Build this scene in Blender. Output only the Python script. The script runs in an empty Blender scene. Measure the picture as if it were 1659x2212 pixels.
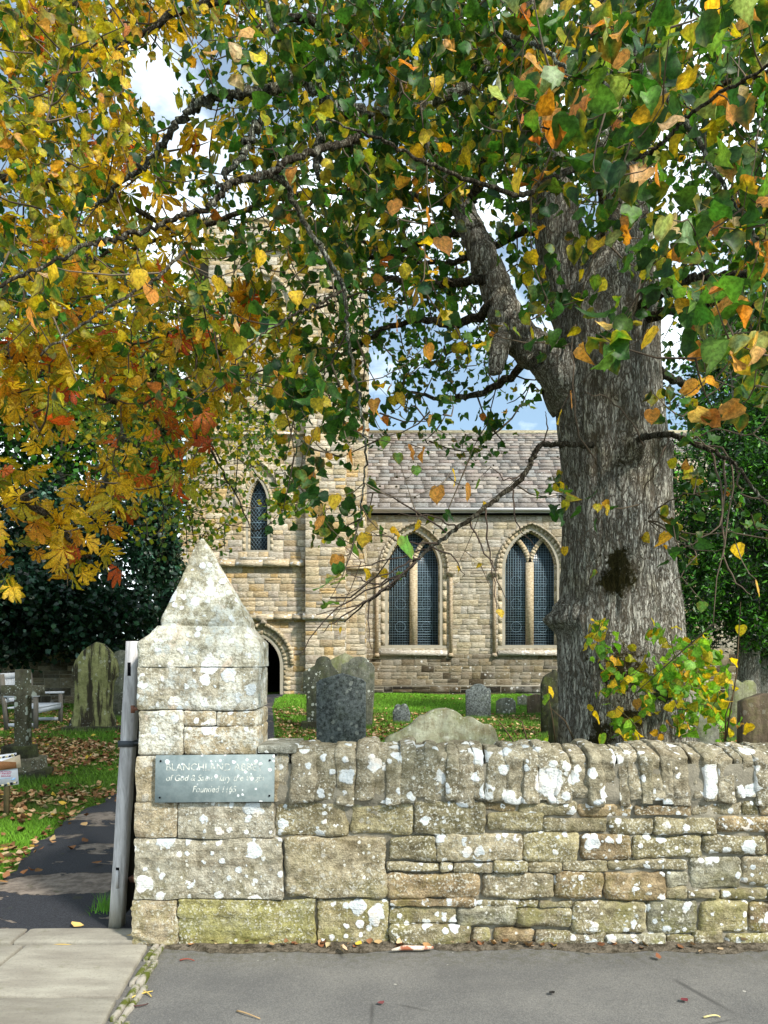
import bpy, math, random
import numpy as np
from mathutils import Vector, Matrix, noise
random.seed(7); RNG = np.random.default_rng(11)
R = math.radians; PI = math.pi
C = bpy.context.scene.collection
scene = bpy.context.scene
# ------------------------------------------------------------------ camera, world, sun, exposure
H = 1.55                      # eye height, metres
FPX = 1597.0                  # focal length in survey pixels (photo surveyed at 1659 x 2212)
HY = 1420.0                   # horizon row in the survey
cam_d = bpy.data.cameras.new('camera'); cam = bpy.data.objects.new('camera', cam_d); C.objects.link(cam)
cam.location = (0, 0, H); cam.rotation_euler = (R(90), 0, 0)
cam_d.sensor_fit = 'VERTICAL'; cam_d.sensor_height = 36; cam_d.lens = 36*FPX/2212
cam_d.shift_y = (HY-1106)/2212
cam_d.clip_start = 0.05; cam_d.clip_end = 3000
scene.camera = cam
SUN_EL, SUN_AZ = 42, 134       # azimuth measured clockwise from north (+Y)
w = bpy.data.worlds.new('World'); scene.world = w; w.use_nodes = True
nt = w.node_tree; nt.nodes.clear()
def wn(t, **k):
    n = nt.nodes.new(t)
    for a, b in k.items(): setattr(n, a, b)
    return n
sky = wn('ShaderNodeTexSky', sky_type='NISHITA', sun_disc=False); sky.sun_elevation = R(SUN_EL); sky.sun_rotation = R(SUN_AZ)
sky.air_density = 1.0; sky.dust_density = 0.6; sky.ozone_density = 1.5
tc = wn('ShaderNodeTexCoord'); mp = wn('ShaderNodeMapping'); mp.inputs['Scale'].default_value = (1, 1, 1.9); mp.inputs['Location'].default_value = (0.3, 0.0, 0.25)
nz = wn('ShaderNodeTexNoise'); nz.inputs['Scale'].default_value = 3.6; nz.inputs['Detail'].default_value = 7; nz.inputs['Roughness'].default_value = .55
cr = wn('ShaderNodeValToRGB'); cr.color_ramp.elements[0].position = .45; cr.color_ramp.elements[1].position = .60
cr.color_ramp.elements[0].color = (.15, .15, .15, 1)
mx = wn('ShaderNodeMix', data_type='RGBA'); mx.inputs[7].default_value = (15, 16.6, 17.4, 1)
bg = wn('ShaderNodeBackground'); bg.inputs['Strength'].default_value = 0.085
out = wn('ShaderNodeOutputWorld')
L = nt.links.new
L(tc.outputs['Generated'], mp.inputs[0]); L(mp.outputs[0], nz.inputs['Vector']); L(nz.outputs[0], cr.inputs[0])
tn = wn('ShaderNodeMix', data_type='RGBA', blend_type='MULTIPLY'); tn.inputs[0].default_value = 1; tn.inputs[7].default_value = (.80, 1.18, 1.25, 1); L(sky.outputs[0], tn.inputs[6])
L(cr.outputs[0], mx.inputs[0]); L(tn.outputs[2], mx.inputs[6]); L(mx.outputs[2], bg.inputs[0]); L(bg.outputs[0], out.inputs[0])
sd = bpy.data.lights.new('sun', 'SUN'); sun = bpy.data.objects.new('sun', sd); C.objects.link(sun)
sd.energy = 4.0; sd.angle = R(6); sd.color = (1, .945, .85)
sun.rotation_euler = (R(90-SUN_EL), 0, R(180-SUN_AZ)); sun.location = (10, -10, 30)
vs = scene.view_settings; vs.view_transform = 'Standard'; vs.look = 'None'; vs.gamma = 1; vs.use_curve_mapping = False; vs.exposure = 0.64
cy = scene.cycles; cy.max_bounces = 7; cy.transparent_max_bounces = 8; cy.diffuse_bounces = 3; cy.transmission_bounces = 4
# ------------------------------------------------------------------ helpers
def P(px, py, Y): return np.array(((px-829.5)*Y/FPX, Y, H-(py-HY)*Y/FPX))
def XX(px, Y): return (px-829.5)*Y/FPX
def ZZ(py, Y): return H-(py-HY)*Y/FPX
def smooth(a, b, x): t = np.clip((x-a)/(b-a), 0, 1); return t*t*(3-2*t)
def gh(x, y):
    """height of the churchyard ground"""
    h = .20*smooth(9, 14, y)*smooth(-1.2, -3.5, x) + .16*smooth(23.5, 27.8, y)*smooth(-4.6, -2, x)*(1-.5*smooth(2, 9, x))
    h = h + smooth(6, 12, y)*.03*np.sin(x*1.3+1)*np.cos(y*.9)
    return h - .03*smooth(3.6, 4.4, y)*smooth(-1.0, 0, x)
def ground_hit(px, py):
    Y = FPX*H/max(py-HY, 5)
    for i in range(30): Y = FPX*(H-float(gh(XX(px, Y), Y)))/max(py-HY, 5)
    return Y
def link(o, parent=None):
    C.objects.link(o)
    if parent is not None: o.parent = parent
    return o
def tag(o, label=None, cat=None, group=None, kind=None):
    if label: o['label'] = label
    if cat: o['category'] = cat
    if group: o['group'] = group
    if kind: o['kind'] = kind
    return o
def empty(name, loc, label, cat, group=None):
    o = bpy.data.objects.new(name, None); o.location = [float(v) for v in loc]; o.empty_display_size = .2; C.objects.link(o)
    return tag(o, label, cat, group)
class MB:
    """collects world-space geometry and links it as ONE mesh object"""
    def __init__(s): s.v = []; s.c = []; s.f = []; s.n = 0
    def add(s, verts, faces, col=(1, 1, 1, 1)):
        verts = np.asarray(verts, float).reshape(-1, 3); k = len(verts)
        c = np.asarray(col, float)
        if c.ndim == 1:
            if len(c) == 3: c = np.append(c, 1)
            c = np.tile(c, (k, 1))
        elif c.shape[1] == 3: c = np.hstack([c, np.ones((k, 1))])
        s.v.append(verts); s.c.append(c)
        if isinstance(faces, np.ndarray): s.f.append(faces.astype(np.int64)+s.n)
        else:
            by = {}
            for f in faces: by.setdefault(len(f), []).append(f)
            for q in by.values(): s.f.append(np.array(q, dtype=np.int64)+s.n)
        s.n += k
    def box(s, x0, x1, y0, y1, z0, z1, col=(1, 1, 1, 1)):
        v = [(x, y, z) for x in (x0, x1) for y in (y0, y1) for z in (z0, z1)]
        s.add(v, [(0, 1, 3, 2), (4, 6, 7, 5), (0, 4, 5, 1), (2, 3, 7, 6), (0, 2, 6, 4), (1, 5, 7, 3)], col)
    def obox(s, c, ax, ay, az, hx, hy, hz, col=(1, 1, 1, 1)):
        c = np.array(c, float); A = [np.array(a, float) for a in (ax, ay, az)]
        v = [c+sx*hx*A[0]+sy*hy*A[1]+sz*hz*A[2] for sx in (-1, 1) for sy in (-1, 1) for sz in (-1, 1)]
        s.add(v, [(0, 1, 3, 2), (4, 6, 7, 5), (0, 4, 5, 1), (2, 3, 7, 6), (0, 2, 6, 4), (1, 5, 7, 3)], col)
    def bar(s, a, b, wd, dp=None, col=(1, 1, 1, 1), up=(0, 1, 0)):
        """box from a to b; dp is the size along 'up'"""
        a = np.array(a, float); b = np.array(b, float); d = b-a; l = np.linalg.norm(d); d /= max(l, 1e-9)
        u = np.array(up, float); u = u-d*np.dot(u, d); nu = np.linalg.norm(u)
        if nu < 1e-3: u = np.array((1., 0, 0)); u = u-d*np.dot(u, d); nu = np.linalg.norm(u)
        u /= nu; t = np.cross(d, u)
        s.obox((a+b)/2, d, u, t, l/2, (dp if dp else wd)/2, wd/2, col)
    def tube(s, pts, rad, n=6, col=(1, 1, 1, 1), cap=True):
        pts = np.asarray(pts, float); m = len(pts); rad = np.broadcast_to(np.asarray(rad, float), (m,))
        t = np.gradient(pts, axis=0); t /= np.maximum(np.linalg.norm(t, axis=1), 1e-9)[:, None]
        ref = np.array((0, 0, 1.)) if abs(t[0, 2]) < .9 else np.array((1., 0, 0))
        u = np.cross(t, ref); u /= np.maximum(np.linalg.norm(u, axis=1), 1e-9)[:, None]
        for i in range(1, m):
            q = u[i-1]-t[i]*np.dot(u[i-1], t[i]); l = np.linalg.norm(q)
            if l > 1e-6: u[i] = q/l
        v2 = np.cross(t, u); a = np.arange(n)*2*PI/n
        V = pts[:, None]+rad[:, None, None]*(np.cos(a)[None, :, None]*u[:, None]+np.sin(a)[None, :, None]*v2[:, None])
        i, j = np.meshgrid(np.arange(m-1), np.arange(n), indexing='ij'); j2 = (j+1) % n
        F = np.stack([i*n+j, i*n+j2, (i+1)*n+j2, (i+1)*n+j], -1).reshape(-1, 4)
        s.add(V.reshape(-1, 3), F, col)
        if cap and n > 2:
            s.f.append(np.array([[s.n-m*n+q for q in range(n)][::-1]])); s.f.append(np.array([[s.n-n+q for q in range(n)]]))
    def prism(s, outline, y0, y1, col=(1, 1, 1, 1), bevel=0, axis='y'):
        """outline of (a,b) pairs in XZ (axis y) or YZ (axis x), extruded y0..y1 with an inset front edge"""
        o = np.asarray(outline, float); n = len(o)
        if np.sum(o[:, 0]*np.roll(o[:, 1], -1)-np.roll(o[:, 0], -1)*o[:, 1]) < 0: o = o[::-1]
        def lift(p, y):
            if axis == 'y': return np.stack([p[:, 0], np.full(n, y), p[:, 1]], 1)
            if axis == 'x': return np.stack([np.full(n, y), p[:, 0], p[:, 1]], 1)
            return np.stack([p[:, 0], p[:, 1], np.full(n, y)], 1)
        rings = []
        if bevel:
            e = np.roll(o, -1, 0)-np.roll(o, 1, 0); e /= np.maximum(np.linalg.norm(e, axis=1), 1e-9)[:, None]
            inn = o+np.stack([-e[:, 1], e[:, 0]], 1)*bevel
            sg = 1 if y1 > y0 else -1
            rings = [lift(inn, y0), lift(o, y0+sg*bevel), lift(o, y1-sg*bevel), lift(inn, y1)]
        else: rings = [lift(o, y0), lift(o, y1)]
        F = []
        for r in range(len(rings)-1):
            for k in range(n): F.append((r*n+k, r*n+(k+1) % n, (r+1)*n+(k+1) % n, (r+1)*n+k))
        F.append(tuple(range(n))[::-1]); F.append(tuple((len(rings)-1)*n+k for k in range(n)))
        s.add(np.vstack(rings), F, col)
    def build(s, name, mat, parent=None, smooth=False, origin=None):
        me = bpy.data.meshes.new(name)
        V = np.vstack(s.v); Cc = np.vstack(s.c)
        base = np.zeros(3)
        if origin is not None: base = np.asarray(origin, float)
        pw = np.zeros(3)
        if parent is not None:
            p = parent
            while p is not None: pw = pw+np.array(p.location); p = p.parent
        V = V-base
        me.vertices.add(len(V)); me.vertices.foreach_set('co', V.astype(np.float32).ravel())
        tot = np.concatenate([np.full(len(f), f.shape[1]) for f in s.f]); idx = np.concatenate([f.ravel() for f in s.f])
        me.loops.add(len(idx)); me.loops.foreach_set('vertex_index', idx.astype(np.int32))
        me.polygons.add(len(tot)); st = np.concatenate([[0], np.cumsum(tot)[:-1]])
        me.polygons.foreach_set('loop_start', st.astype(np.int32)); me.polygons.foreach_set('loop_total', tot.astype(np.int32))
        if smooth: me.polygons.foreach_set('use_smooth', np.ones(len(tot), bool))
        me.update(calc_edges=True); me.validate()
        if len(me.vertices) == len(V):
            ca = me.color_attributes.new('Col', 'FLOAT_COLOR', 'POINT'); ca.data.foreach_set('color', Cc.astype(np.float32).ravel())
        o = bpy.data.objects.new(name, me); me.materials.append(mat)
        C.objects.link(o)
        if parent is not None: o.parent = parent
        o.location = base-pw
        return o
def superbox(mb, x0, x1, y0, y1, z0, z1, r, col, n=14, amp=.006, seed=0, rough=1.0, strata=0):
    """one worked stone: rounded box with an uneven surface"""
    ctr = np.array(((x0+x1)/2, (y0+y1)/2, (z0+z1)/2)); hd = np.array(((x1-x0)/2, (y1-y0)/2, (z1-z0)/2)); r = min(r, hd.min()*.95)
    g = {}; V = []; F = []
    ns = [max(4, min(n, int(2*h/.022)+3)) for h in hd]
    def prof(k):
        t = np.linspace(-1, 1, k+1); return np.sign(t)*np.abs(t)**.8
    for ax in range(3):
        a, b = [q for q in range(3) if q != ax]
        pa, pb = prof(ns[a]), prof(ns[b])
        for sg in (-1, 1):
            base = len(V)
            for i, u in enumerate(pa):
                for j, v in enumerate(pb):
                    p = [0, 0, 0]; p[ax] = sg; p[a] = u; p[b] = v; V.append(p)
            for i in range(len(pa)-1):
                for j in range(len(pb)-1):
                    q = (base+i*len(pb)+j, base+(i+1)*len(pb)+j, base+(i+1)*len(pb)+j+1, base+i*len(pb)+j+1)
                    F.append(q if (sg > 0) == (ax != 1) else q[::-1])
    V = np.array(V, float)*hd; q = np.clip(V, -(hd-r), hd-r); d = V-q; l = np.linalg.norm(d, axis=1)
    m = l > 1e-9; V[m] = q[m]+d[m]/l[m][:, None]*r
    nrm = V/np.maximum(hd, 1e-6); nrm = np.sign(nrm)*np.abs(nrm)**4; nrm /= np.maximum(np.linalg.norm(nrm, axis=1), 1e-9)[:, None]
    W = V+ctr; out = np.zeros(len(W))
    for i, p in enumerate(W):
        pv = Vector((p[0]*4+seed*3.1, p[1]*4, p[2]*4+seed))
        h = noise.noise(pv)*1.6+noise.noise(pv*3.1)*.8*rough+noise.noise(pv*8.3)*.4*rough
        if strata: h += strata*noise.noise(Vector((p[0]*2.5+seed, 7, p[2]*38+noise.noise(pv)*2)))
        out[i] = h
    # keep the seams between the six patches closed: displacement depends on position only
    W = W+nrm*(out*amp)[:, None]
    mb.add(W, F, col)
# ------------------------------------------------------------------ materials
class Mat:
    def __init__(s, name, rough=.85, spec=.25):
        s.m = bpy.data.materials.new(name); s.m.use_nodes = True; s.t = s.m.node_tree; s.t.nodes.clear()
        s.out = s.n('ShaderNodeOutputMaterial'); s.b = s.n('ShaderNodeBsdfPrincipled')
        s.b.inputs['Roughness'].default_value = rough; s.b.inputs['Specular IOR Level'].default_value = spec
        s.l(s.b.outputs[0], s.out.inputs[0]); s.tc = s.n('ShaderNodeTexCoord'); s.geo = s.n('ShaderNodeNewGeometry')
        s.pos = s.geo.outputs['Position']
    def n(s, t, **k):
        x = s.t.nodes.new(t)
        for a, b in k.items(): setattr(x, a, b)
        return x
    def l(s, a, b): s.t.links.new(a, b)
    def s_(s, i, v):
        if hasattr(v, 'links') or hasattr(v, 'is_output'): s.l(v, i)
        else:
            if isinstance(v, (tuple, list)) and len(v) == 3 and i.type == 'RGBA': v = (*v, 1)
            i.default_value = v
    def attr(s, name='Col'): a = s.n('ShaderNodeAttribute', attribute_name=name); return a
    def scale(s, sc, vec=None):
        m = s.n('ShaderNodeMapping'); s.l(vec or s.pos, m.inputs[0]); m.inputs['Scale'].default_value = sc; return m.outputs[0]
    def noise(s, sc, det=4, ro=.55, vec=None, dist=0):
        x = s.n('ShaderNodeTexNoise'); x.inputs['Scale'].default_value = sc; x.inputs['Detail'].default_value = det
        x.inputs['Roughness'].default_value = ro; x.inputs['Distortion'].default_value = dist; s.l(vec or s.pos, x.inputs['Vector']); return x.outputs[0]
    def vor(s, sc, vec=None, feat='F1'):
        x = s.n('ShaderNodeTexVoronoi', feature=feat); x.inputs['Scale'].default_value = sc; s.l(vec or s.pos, x.inputs['Vector']); return x
    def ramp(s, v, a, b, ca=0., cb=1.):
        x = s.n('ShaderNodeMapRange', interpolation_type='SMOOTHSTEP'); s.l(v, x.inputs[0])
        for i, q in zip((1, 2, 3, 4), (a, b, ca, cb)): x.inputs[i].default_value = q
        return x.outputs[0]
    def math(s, op, a, b=0., c=None):
        x = s.n('ShaderNodeMath', operation=op); s.s_(x.inputs[0], a); s.s_(x.inputs[1], b)
        if c is not None: s.s_(x.inputs[2], c)
        return x.outputs[0]
    def mix(s, f, a, b, mode='MIX'):
        x = s.n('ShaderNodeMix', data_type='RGBA', blend_type=mode); s.s_(x.inputs[0], f); s.s_(x.inputs[6], a); s.s_(x.inputs[7], b); return x.outputs[2]
    def bump(s, h, dist, strength=1, prev=None):
        x = s.n('ShaderNodeBump'); x.inputs['Strength'].default_value = strength; x.inputs['Distance'].default_value = dist
        s.l(h, x.inputs['Height'])
        if prev is not None: s.l(prev, x.inputs['Normal'])
        return x.outputs[0]
    def spots(s, sc, lo, hi, seed=0, warp=.25, edge=.05, vec=None):
        """round lichen discs of random size, ragged edge"""
        v = s.n('ShaderNodeVectorMath', operation='ADD'); s.l(vec or s.pos, v.inputs[0]); v.inputs[1].default_value = (seed*1.7, seed*.9, seed*2.3)
        nn = s.n('ShaderNodeTexNoise'); nn.inputs['Scale'].default_value = sc*2.6; nn.inputs['Detail'].default_value = 4; s.l(v.outputs[0], nn.inputs['Vector'])
        sb = s.n('ShaderNodeVectorMath', operation='SUBTRACT'); s.l(nn.outputs['Color'], sb.inputs[0]); sb.inputs[1].default_value = (.5, .5, .5)
        ms = s.n('ShaderNodeVectorMath', operation='SCALE'); s.l(sb.outputs[0], ms.inputs[0]); ms.inputs['Scale'].default_value = warp/sc
        ad = s.n('ShaderNodeVectorMath', operation='ADD'); s.l(v.outputs[0], ad.inputs[0]); s.l(ms.outputs[0], ad.inputs[1])
        x = s.vor(sc, ad.outputs[0]); sp = s.n('ShaderNodeSeparateColor'); s.l(x.outputs['Color'], sp.inputs[0])
        rr = s.math('POWER', sp.outputs[0], 2.2); rad = s.math('MULTIPLY_ADD', rr, hi-lo, lo)
        d = s.math('SUBTRACT', rad, x.outputs['Distance'])
        return s.ramp(d, 0, edge), sp.outputs[1]
    def sep(s, vec=None): x = s.n('ShaderNodeSeparateXYZ'); s.l(vec or s.pos, x.inputs[0]); return x.outputs
    def base(s, c): s.s_(s.b.inputs['Base Color'], c); return s
    def nrm(s, c): s.l(c, s.b.inputs['Normal']); return s
def stone_mat(name, white=.5, algae=.5, big=8.5, soot=.4, bumpd=.008, fine=.5, crust=0, g0=.42):
    m = Mat(name, .93, .15); A = m.attr(); col = A.outputs['Color']; al = A.outputs['Alpha']
    n1 = m.noise(3.2, 6, .62); n2 = m.noise(19, 5, .6); n3 = m.noise(75, 4, .6)
    c = m.mix(m.ramp(n2, .3, .72), m.mix(1, col, (.50, .47, .40), 'MULTIPLY'), m.mix(1, col, (1.3, 1.27, 1.2), 'MULTIPLY'))
    ns = m.noise(1.6, 6, .65, m.scale((1, 1, 14)))
    c = m.mix(m.math('MULTIPLY', m.ramp(ns, .5, .68), .45), c, m.mix(1, c, (.55, .47, .36), 'MULTIPLY'))
    c = m.mix(m.math('MULTIPLY', m.ramp(m.noise(7, 6, .7, m.scale((1, 1, 1.5))), .53, .66), soot), c, (.085, .07, .045))
    Z = m.sep()[2]
    low = m.ramp(Z, .5, .0)
    n4 = m.noise(190, 3, .7); c = m.mix(m.ramp(n4, .35, .65), m.mix(1, c, (.66, .64, .60), 'MULTIPLY'), m.mix(1, c, (1.28, 1.27, 1.24), 'MULTIPLY'))
    ag = m.math('MULTIPLY', m.ramp(m.noise(5, 6, .7), .42, .64), m.math('MULTIPLY_ADD', low, .85, .22))
    c = m.mix(m.math('MULTIPLY', ag, algae), c, (.23, .22, .055))
    # fine crust
    cr1 = m.math('MULTIPLY', m.ramp(n3, .53, .62), m.ramp(n1, .42, .60))
    c = m.mix(m.math('MULTIPLY', cr1, fine), c, (.56, .54, .45))
    if crust:
        ck = m.math('MULTIPLY', m.ramp(m.noise(6.5, 7, .72), .44, .56), m.ramp(Z, .90, 1.12, .12, 1.)); ck = m.math('MULTIPLY', ck, m.ramp(m.noise(55, 5, .75), .36, .55)); kc = m.mix(m.ramp(m.noise(4, 3), .45, .6), (.66, .65, .56), (.50, .53, .50)); kc = m.mix(m.ramp(m.noise(7.5, 3), .56, .66), kc, (.68, .56, .44)); c = m.mix(m.math('MULTIPLY', ck, crust), c, kc)
    sm, k1 = m.spots(38, .0, .40, 5, .5); sm = m.math('MULTIPLY', sm, m.ramp(m.noise(4.5, 3), .46, .58))
    c = m.mix(m.math('MULTIPLY', sm, min(1, white*1.2)), c, (.70, .69, .62))
    bg_, k2 = m.spots(big, .02, .50, 2, .45, .05); b2_, k4 = m.spots(big*1.5, .0, .50, 12, .4, .05); bg_ = m.math('MAXIMUM', bg_, b2_); md, k3 = m.spots(big*2.6, .02, .50, 9, .4, .07)
    gate = m.math('MULTIPLY', m.ramp(m.noise(2.6, 5, .65), g0, g0+.08), al); gate2 = m.ramp(gate, .22, .32)
    bg_ = m.math('MULTIPLY', bg_, gate2); md = m.math('MULTIPLY', md, m.ramp(m.math('MULTIPLY', m.ramp(m.noise(4.2, 3), .38, .48), al), .15, .3))
    pat = m.math('MAXIMUM', bg_, md)
    lc = m.mix(k2, (.74, .74, .70), (.56, .60, .61)); lc = m.mix(m.ramp(m.noise(9, 3), .55, .7), lc, (.74, .66, .57)); lc = m.mix(m.math('MULTIPLY', m.ramp(n3, .45, .68), .55), lc, (.48, .47, .40))
    c = m.mix(m.math('MULTIPLY', pat, min(1, white*1.9)), c, lc)
    m.base(c)
    b = m.bump(n2, bumpd*1.5); b = m.bump(n3, bumpd*.8, prev=b); b = m.bump(ns, bumpd*.9, prev=b); b = m.bump(pat, .002, prev=b)
    return m.nrm(b).m
M = {}
M['crustone'] = stone_mat('crusted_pier_stone', .62, .1, 8.5, fine=.9, crust=1.0, soot=.25)
M['wallstone'] = stone_mat('wall_stone', .62, .55, 9.5, fine=.8)
M['pierstone'] = stone_mat('pier_stone', .62, .42, 8.5, fine=.75, crust=.9)
M['copestone'] = stone_mat('coping_stone', .80, .35, 5.6, fine=.9, g0=.30)
def mortar(name, c1, c2, sc=14):
    m = Mat(name, .95, .1); n = m.noise(sc, 6, .65); n2 = m.noise(90, 3)
    m.base(m.mix(n, c1, c2)); return m.nrm(m.bump(n2, .004, prev=m.bump(n, .012))).m
M['mortar'] = mortar('wall_mortar', (.07, .06, .04), (.42, .38, .29), 9)
M['dark'] = mortar('joint_shadow', (.02, .018, .014), (.05, .045, .035))
def church_mat(name, lich=.35, tint=(1, 1, 1)):
    m = Mat(name, .93, .12); col = m.attr().outputs['Color']
    n1 = m.noise(1.1, 6, .6); n2 = m.noise(9, 5, .65, m.scale((1, 1, 3.2))); n3 = m.noise(24, 3)
    c = m.mix(1, col, tint, 'MULTIPLY')
    c = m.mix(m.ramp(n2, .3, .7), m.mix(1, c, (.58, .52, .44), 'MULTIPLY'), m.mix(1, c, (1.22, 1.2, 1.16), 'MULTIPLY'))
    c = m.mix(m.math('MULTIPLY', m.ramp(n1, .50, .68), .45), c, (.34, .315, .27))
    sp, k = m.spots(9, .0, .5 if lich < 1 else .66, 3, .5); c = m.mix(m.math('MULTIPLY', m.math('MULTIPLY', sp, m.ramp(m.noise(2.2 if lich > 1 else 1.3, 3), .5-.12*(lich > 1), .6-.12*(lich > 1))), min(lich, 1)), c, (.66, .65, .62))
    m.base(c); return m.nrm(m.bump(n3, .01, prev=m.bump(n2, .03))).m
M['church'] = church_mat('church_sandstone'); M['dressed'] = church_mat('dressed_sandstone', .2); M['lichen_sill'] = church_mat('lichened_sill', 1.2)
M['church_mortar'] = mortar('church_mortar', (.27, .24, .18), (.46, .42, .34), 3)
M['plinth'] = church_mat('soiled_plinth_stone', .8, (.55, .52, .47))
M['slab_roof'] = church_mat('stone_slate', .5)
m = Mat('black_void', 1, 0); m.base((.006, .006, .007)); M['void'] = m.m
m = Mat('glass', .28, .5); m.base(m.mix(m.ramp(m.noise(4, 3), .4, .65), (.005, .009, .013), (.02, .035, .05))); M['glass'] = m.m
m = Mat('leading', .5, .4); m.base((.22, .33, .40)); m.b.inputs['Metallic'].default_value = .0; M['lead'] = m.m
m = Mat('lead_gutter', .5, .3); m.base(m.mix(m.noise(3), (.45, .43, .42), (.62, .60, .60))); M['gutter'] = m.m
def leafmat(name, trans=.42, rough=.5, gain=1.0):
    m = Mat(name, rough, .3); A = m.attr(); n = m.noise(70, 3, .6)
    c = m.mix(1, A.outputs['Color'], m.mix(m.ramp(n, .35, .65), (.62, .62, .5), (1.2, 1.2, 1.1)), 'MULTIPLY'); c = m.mix(m.math('MULTIPLY', m.ramp(m.noise(34, 4, .7), .56, .66), .45), c, m.mix(1, c, (.75, .38, .3), 'MULTIPLY'))
    m.base(c); tr = m.n('ShaderNodeBsdfTranslucent'); m.s_(tr.inputs[0], m.mix(1, c, (1.7*gain, 1.6*gain, .8*gain), 'MULTIPLY'))
    ms = m.n('ShaderNodeMixShader'); ms.inputs[0].default_value = trans
    m.l(m.b.outputs[0], ms.inputs[1]); m.l(tr.outputs[0], ms.inputs[2]); m.l(ms.outputs[0], m.out.inputs[0]); return m.m
M['leaf'] = leafmat('lime_leaf'); M['chestnut'] = leafmat('chestnut_leaf', .4, .55); M['evergreen'] = leafmat('evergreen_leaf', .12, .38)
m = Mat('dry_leaf', .8, .2); m.base(m.attr().outputs['Color']); M['dryleaf'] = m.m
m = Mat('grass_blade', .6, .2); m.base(m.attr().outputs['Color']); M['blade'] = m.m
def bark(name, c1, c2, lich):
    m = Mat(name, .95, .1); v = m.scale((1, 1, .22)); n = m.noise(16, 7, .68, v, .6); n1 = m.noise(2.2, 5, .6); n3 = m.noise(60, 4)
    fn = m.noise(24, 6, .72, m.scale((1, 1, .17)), 1.1); fis = m.ramp(m.math('ABSOLUTE', m.math('SUBTRACT', fn, .47)), .0, .055); fn2 = m.noise(75, 5, .7, m.scale((1, 1, .2)), .6); wv = m.n('ShaderNodeVectorMath', operation='ADD'); m.l(m.scale((1, 1, .17)), wv.inputs[0]); wn2 = m.n('ShaderNodeTexNoise'); wn2.inputs['Scale'].default_value = 14; m.l(m.scale((1, 1, .4)), wn2.inputs['Vector']); ws = m.n('ShaderNodeVectorMath', operation='SCALE'); ws.inputs['Scale'].default_value = .09; m.l(wn2.outputs['Color'], ws.inputs[0]); m.l(ws.outputs[0], wv.inputs[1]); pl_ = m.vor(21, wv.outputs[0], 'DISTANCE_TO_EDGE'); fis = m.math('MULTIPLY', fis, m.ramp(pl_.outputs['Distance'], -.01, .10)); fis = m.math('MULTIPLY', fis, m.ramp(m.math('ABSOLUTE', m.math('SUBTRACT', fn2, .5)), -.03, .045))
    c = m.mix(m.ramp(n, .30, .60), c1, c2); c = m.mix(m.math('MULTIPLY', m.ramp(m.noise(4, 5, .7), .5, .66), lich), c, (.46, .47, .38))
    c = m.mix(m.math('MULTIPLY', m.ramp(m.noise(45, 4), .56, .64), lich), c, (.55, .55, .48))
    c = m.mix(m.ramp(n1, .5, .75), c, m.mix(1, c, (.6, .55, .42), 'MULTIPLY'))
    c = m.mix(fis, m.mix(1, c, (.20, .17, .14), 'MULTIPLY'), c)
    m.col = c; b = m.bump(n, .008, prev=m.bump(fis, .03)); m.nrm(m.bump(n3, .006, prev=b)); m.base(c); return m
mb_ = bark('trunk_bark', (.46, .43, .36), (.62, .59, .51), .6)
# moss pads with a shape of their own on the lime trunk
c = mb_.col
def mosspad(c, centre, rad, colr, th=(.9, 1.05)):
    d = mb_.n('ShaderNodeVectorMath', operation='DISTANCE'); mb_.l(mb_.pos, d.inputs[0]); d.inputs[1].default_value = tuple(centre)
    q = mb_.math('MULTIPLY_ADD', mb_.noise(9, 8, .8), 5.5*rad, mb_.math('ADD', d.outputs['Value'], -2.75*rad))
    return mb_.mix(mb_.ramp(q, rad*1.12, rad*.80), c, colr)
c = mosspad(c, P(1332, 1225, 6.05), .13, (.042, .036, .012)); c = mosspad(c, P(1330, 1262, 6.05), .12, (.045, .038, .012))
c = mosspad(c, P(1335, 1445, 5.95), .20, (.048, .038, .014)); c = mosspad(c, P(1360, 1560, 5.95), .12, (.05, .04, .015))
c = mosspad(c, P(1215, 1338, 6.45), .07, (.06, .05, .03)); c = mosspad(c, P(1334, 1000, 6.0), .08, (.07, .06, .035)); c = mosspad(c, P(1300, 1590, 6.0), .12, (.05, .042, .018)); c = mosspad(c, P(1420, 1500, 6.05), .13, (.05, .06, .02))
mb_.base(c); M['bark'] = mb_.m
M['branch'] = bark('branch_bark', (.055, .045, .03), (.17, .15, .11), .35).m
M['lichbranch'] = bark('lichened_branch_bark', (.07, .075, .055), (.26, .28, .22), .9).m
m = Mat('twig_bark', .9, .1); m.base(m.attr().outputs['Color']); M['twig'] = m.m
# ------------------------------------------------------------------ ground, paths, pavement
m = Mat('churchyard_grass_soil', .95, .1); n = m.noise(1.1, 5, .6); n2 = m.noise(30, 5, .7); n3 = m.noise(140, 3)
c = m.mix(m.ramp(n2, .3, .7), (.045, .095, .012), (.12, .22, .02)); c = m.mix(m.math('MULTIPLY', m.ramp(n, .5, .7), .6), c, (.10, .085, .035))
c = m.mix(m.math('MULTIPLY', m.ramp(n3, .52, .6), .4), c, (.04, .05, .01)); m.base(c); m.nrm(m.bump(n3, .02, prev=m.bump(n2, .04))); M['soil'] = m.m
xs = np.concatenate([[-400, -150, -60, -30], np.arange(-20, 20.1, .5), [30, 60, 150, 400]]); ys = np.concatenate([[-300, -60, -20, -5, 0, 2.5, 3.4], np.arange(3.9, 32, .3), [36, 45, 70, 150, 600]])
gx, gy = np.meshgrid(xs, ys, indexing='ij'); gz = gh(gx, gy); gz = np.where(gy < 3.7, 0, gz)
i, j = np.meshgrid(np.arange(len(xs)-1), np.arange(len(ys)-1), indexing='ij'); k = len(ys)
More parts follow.
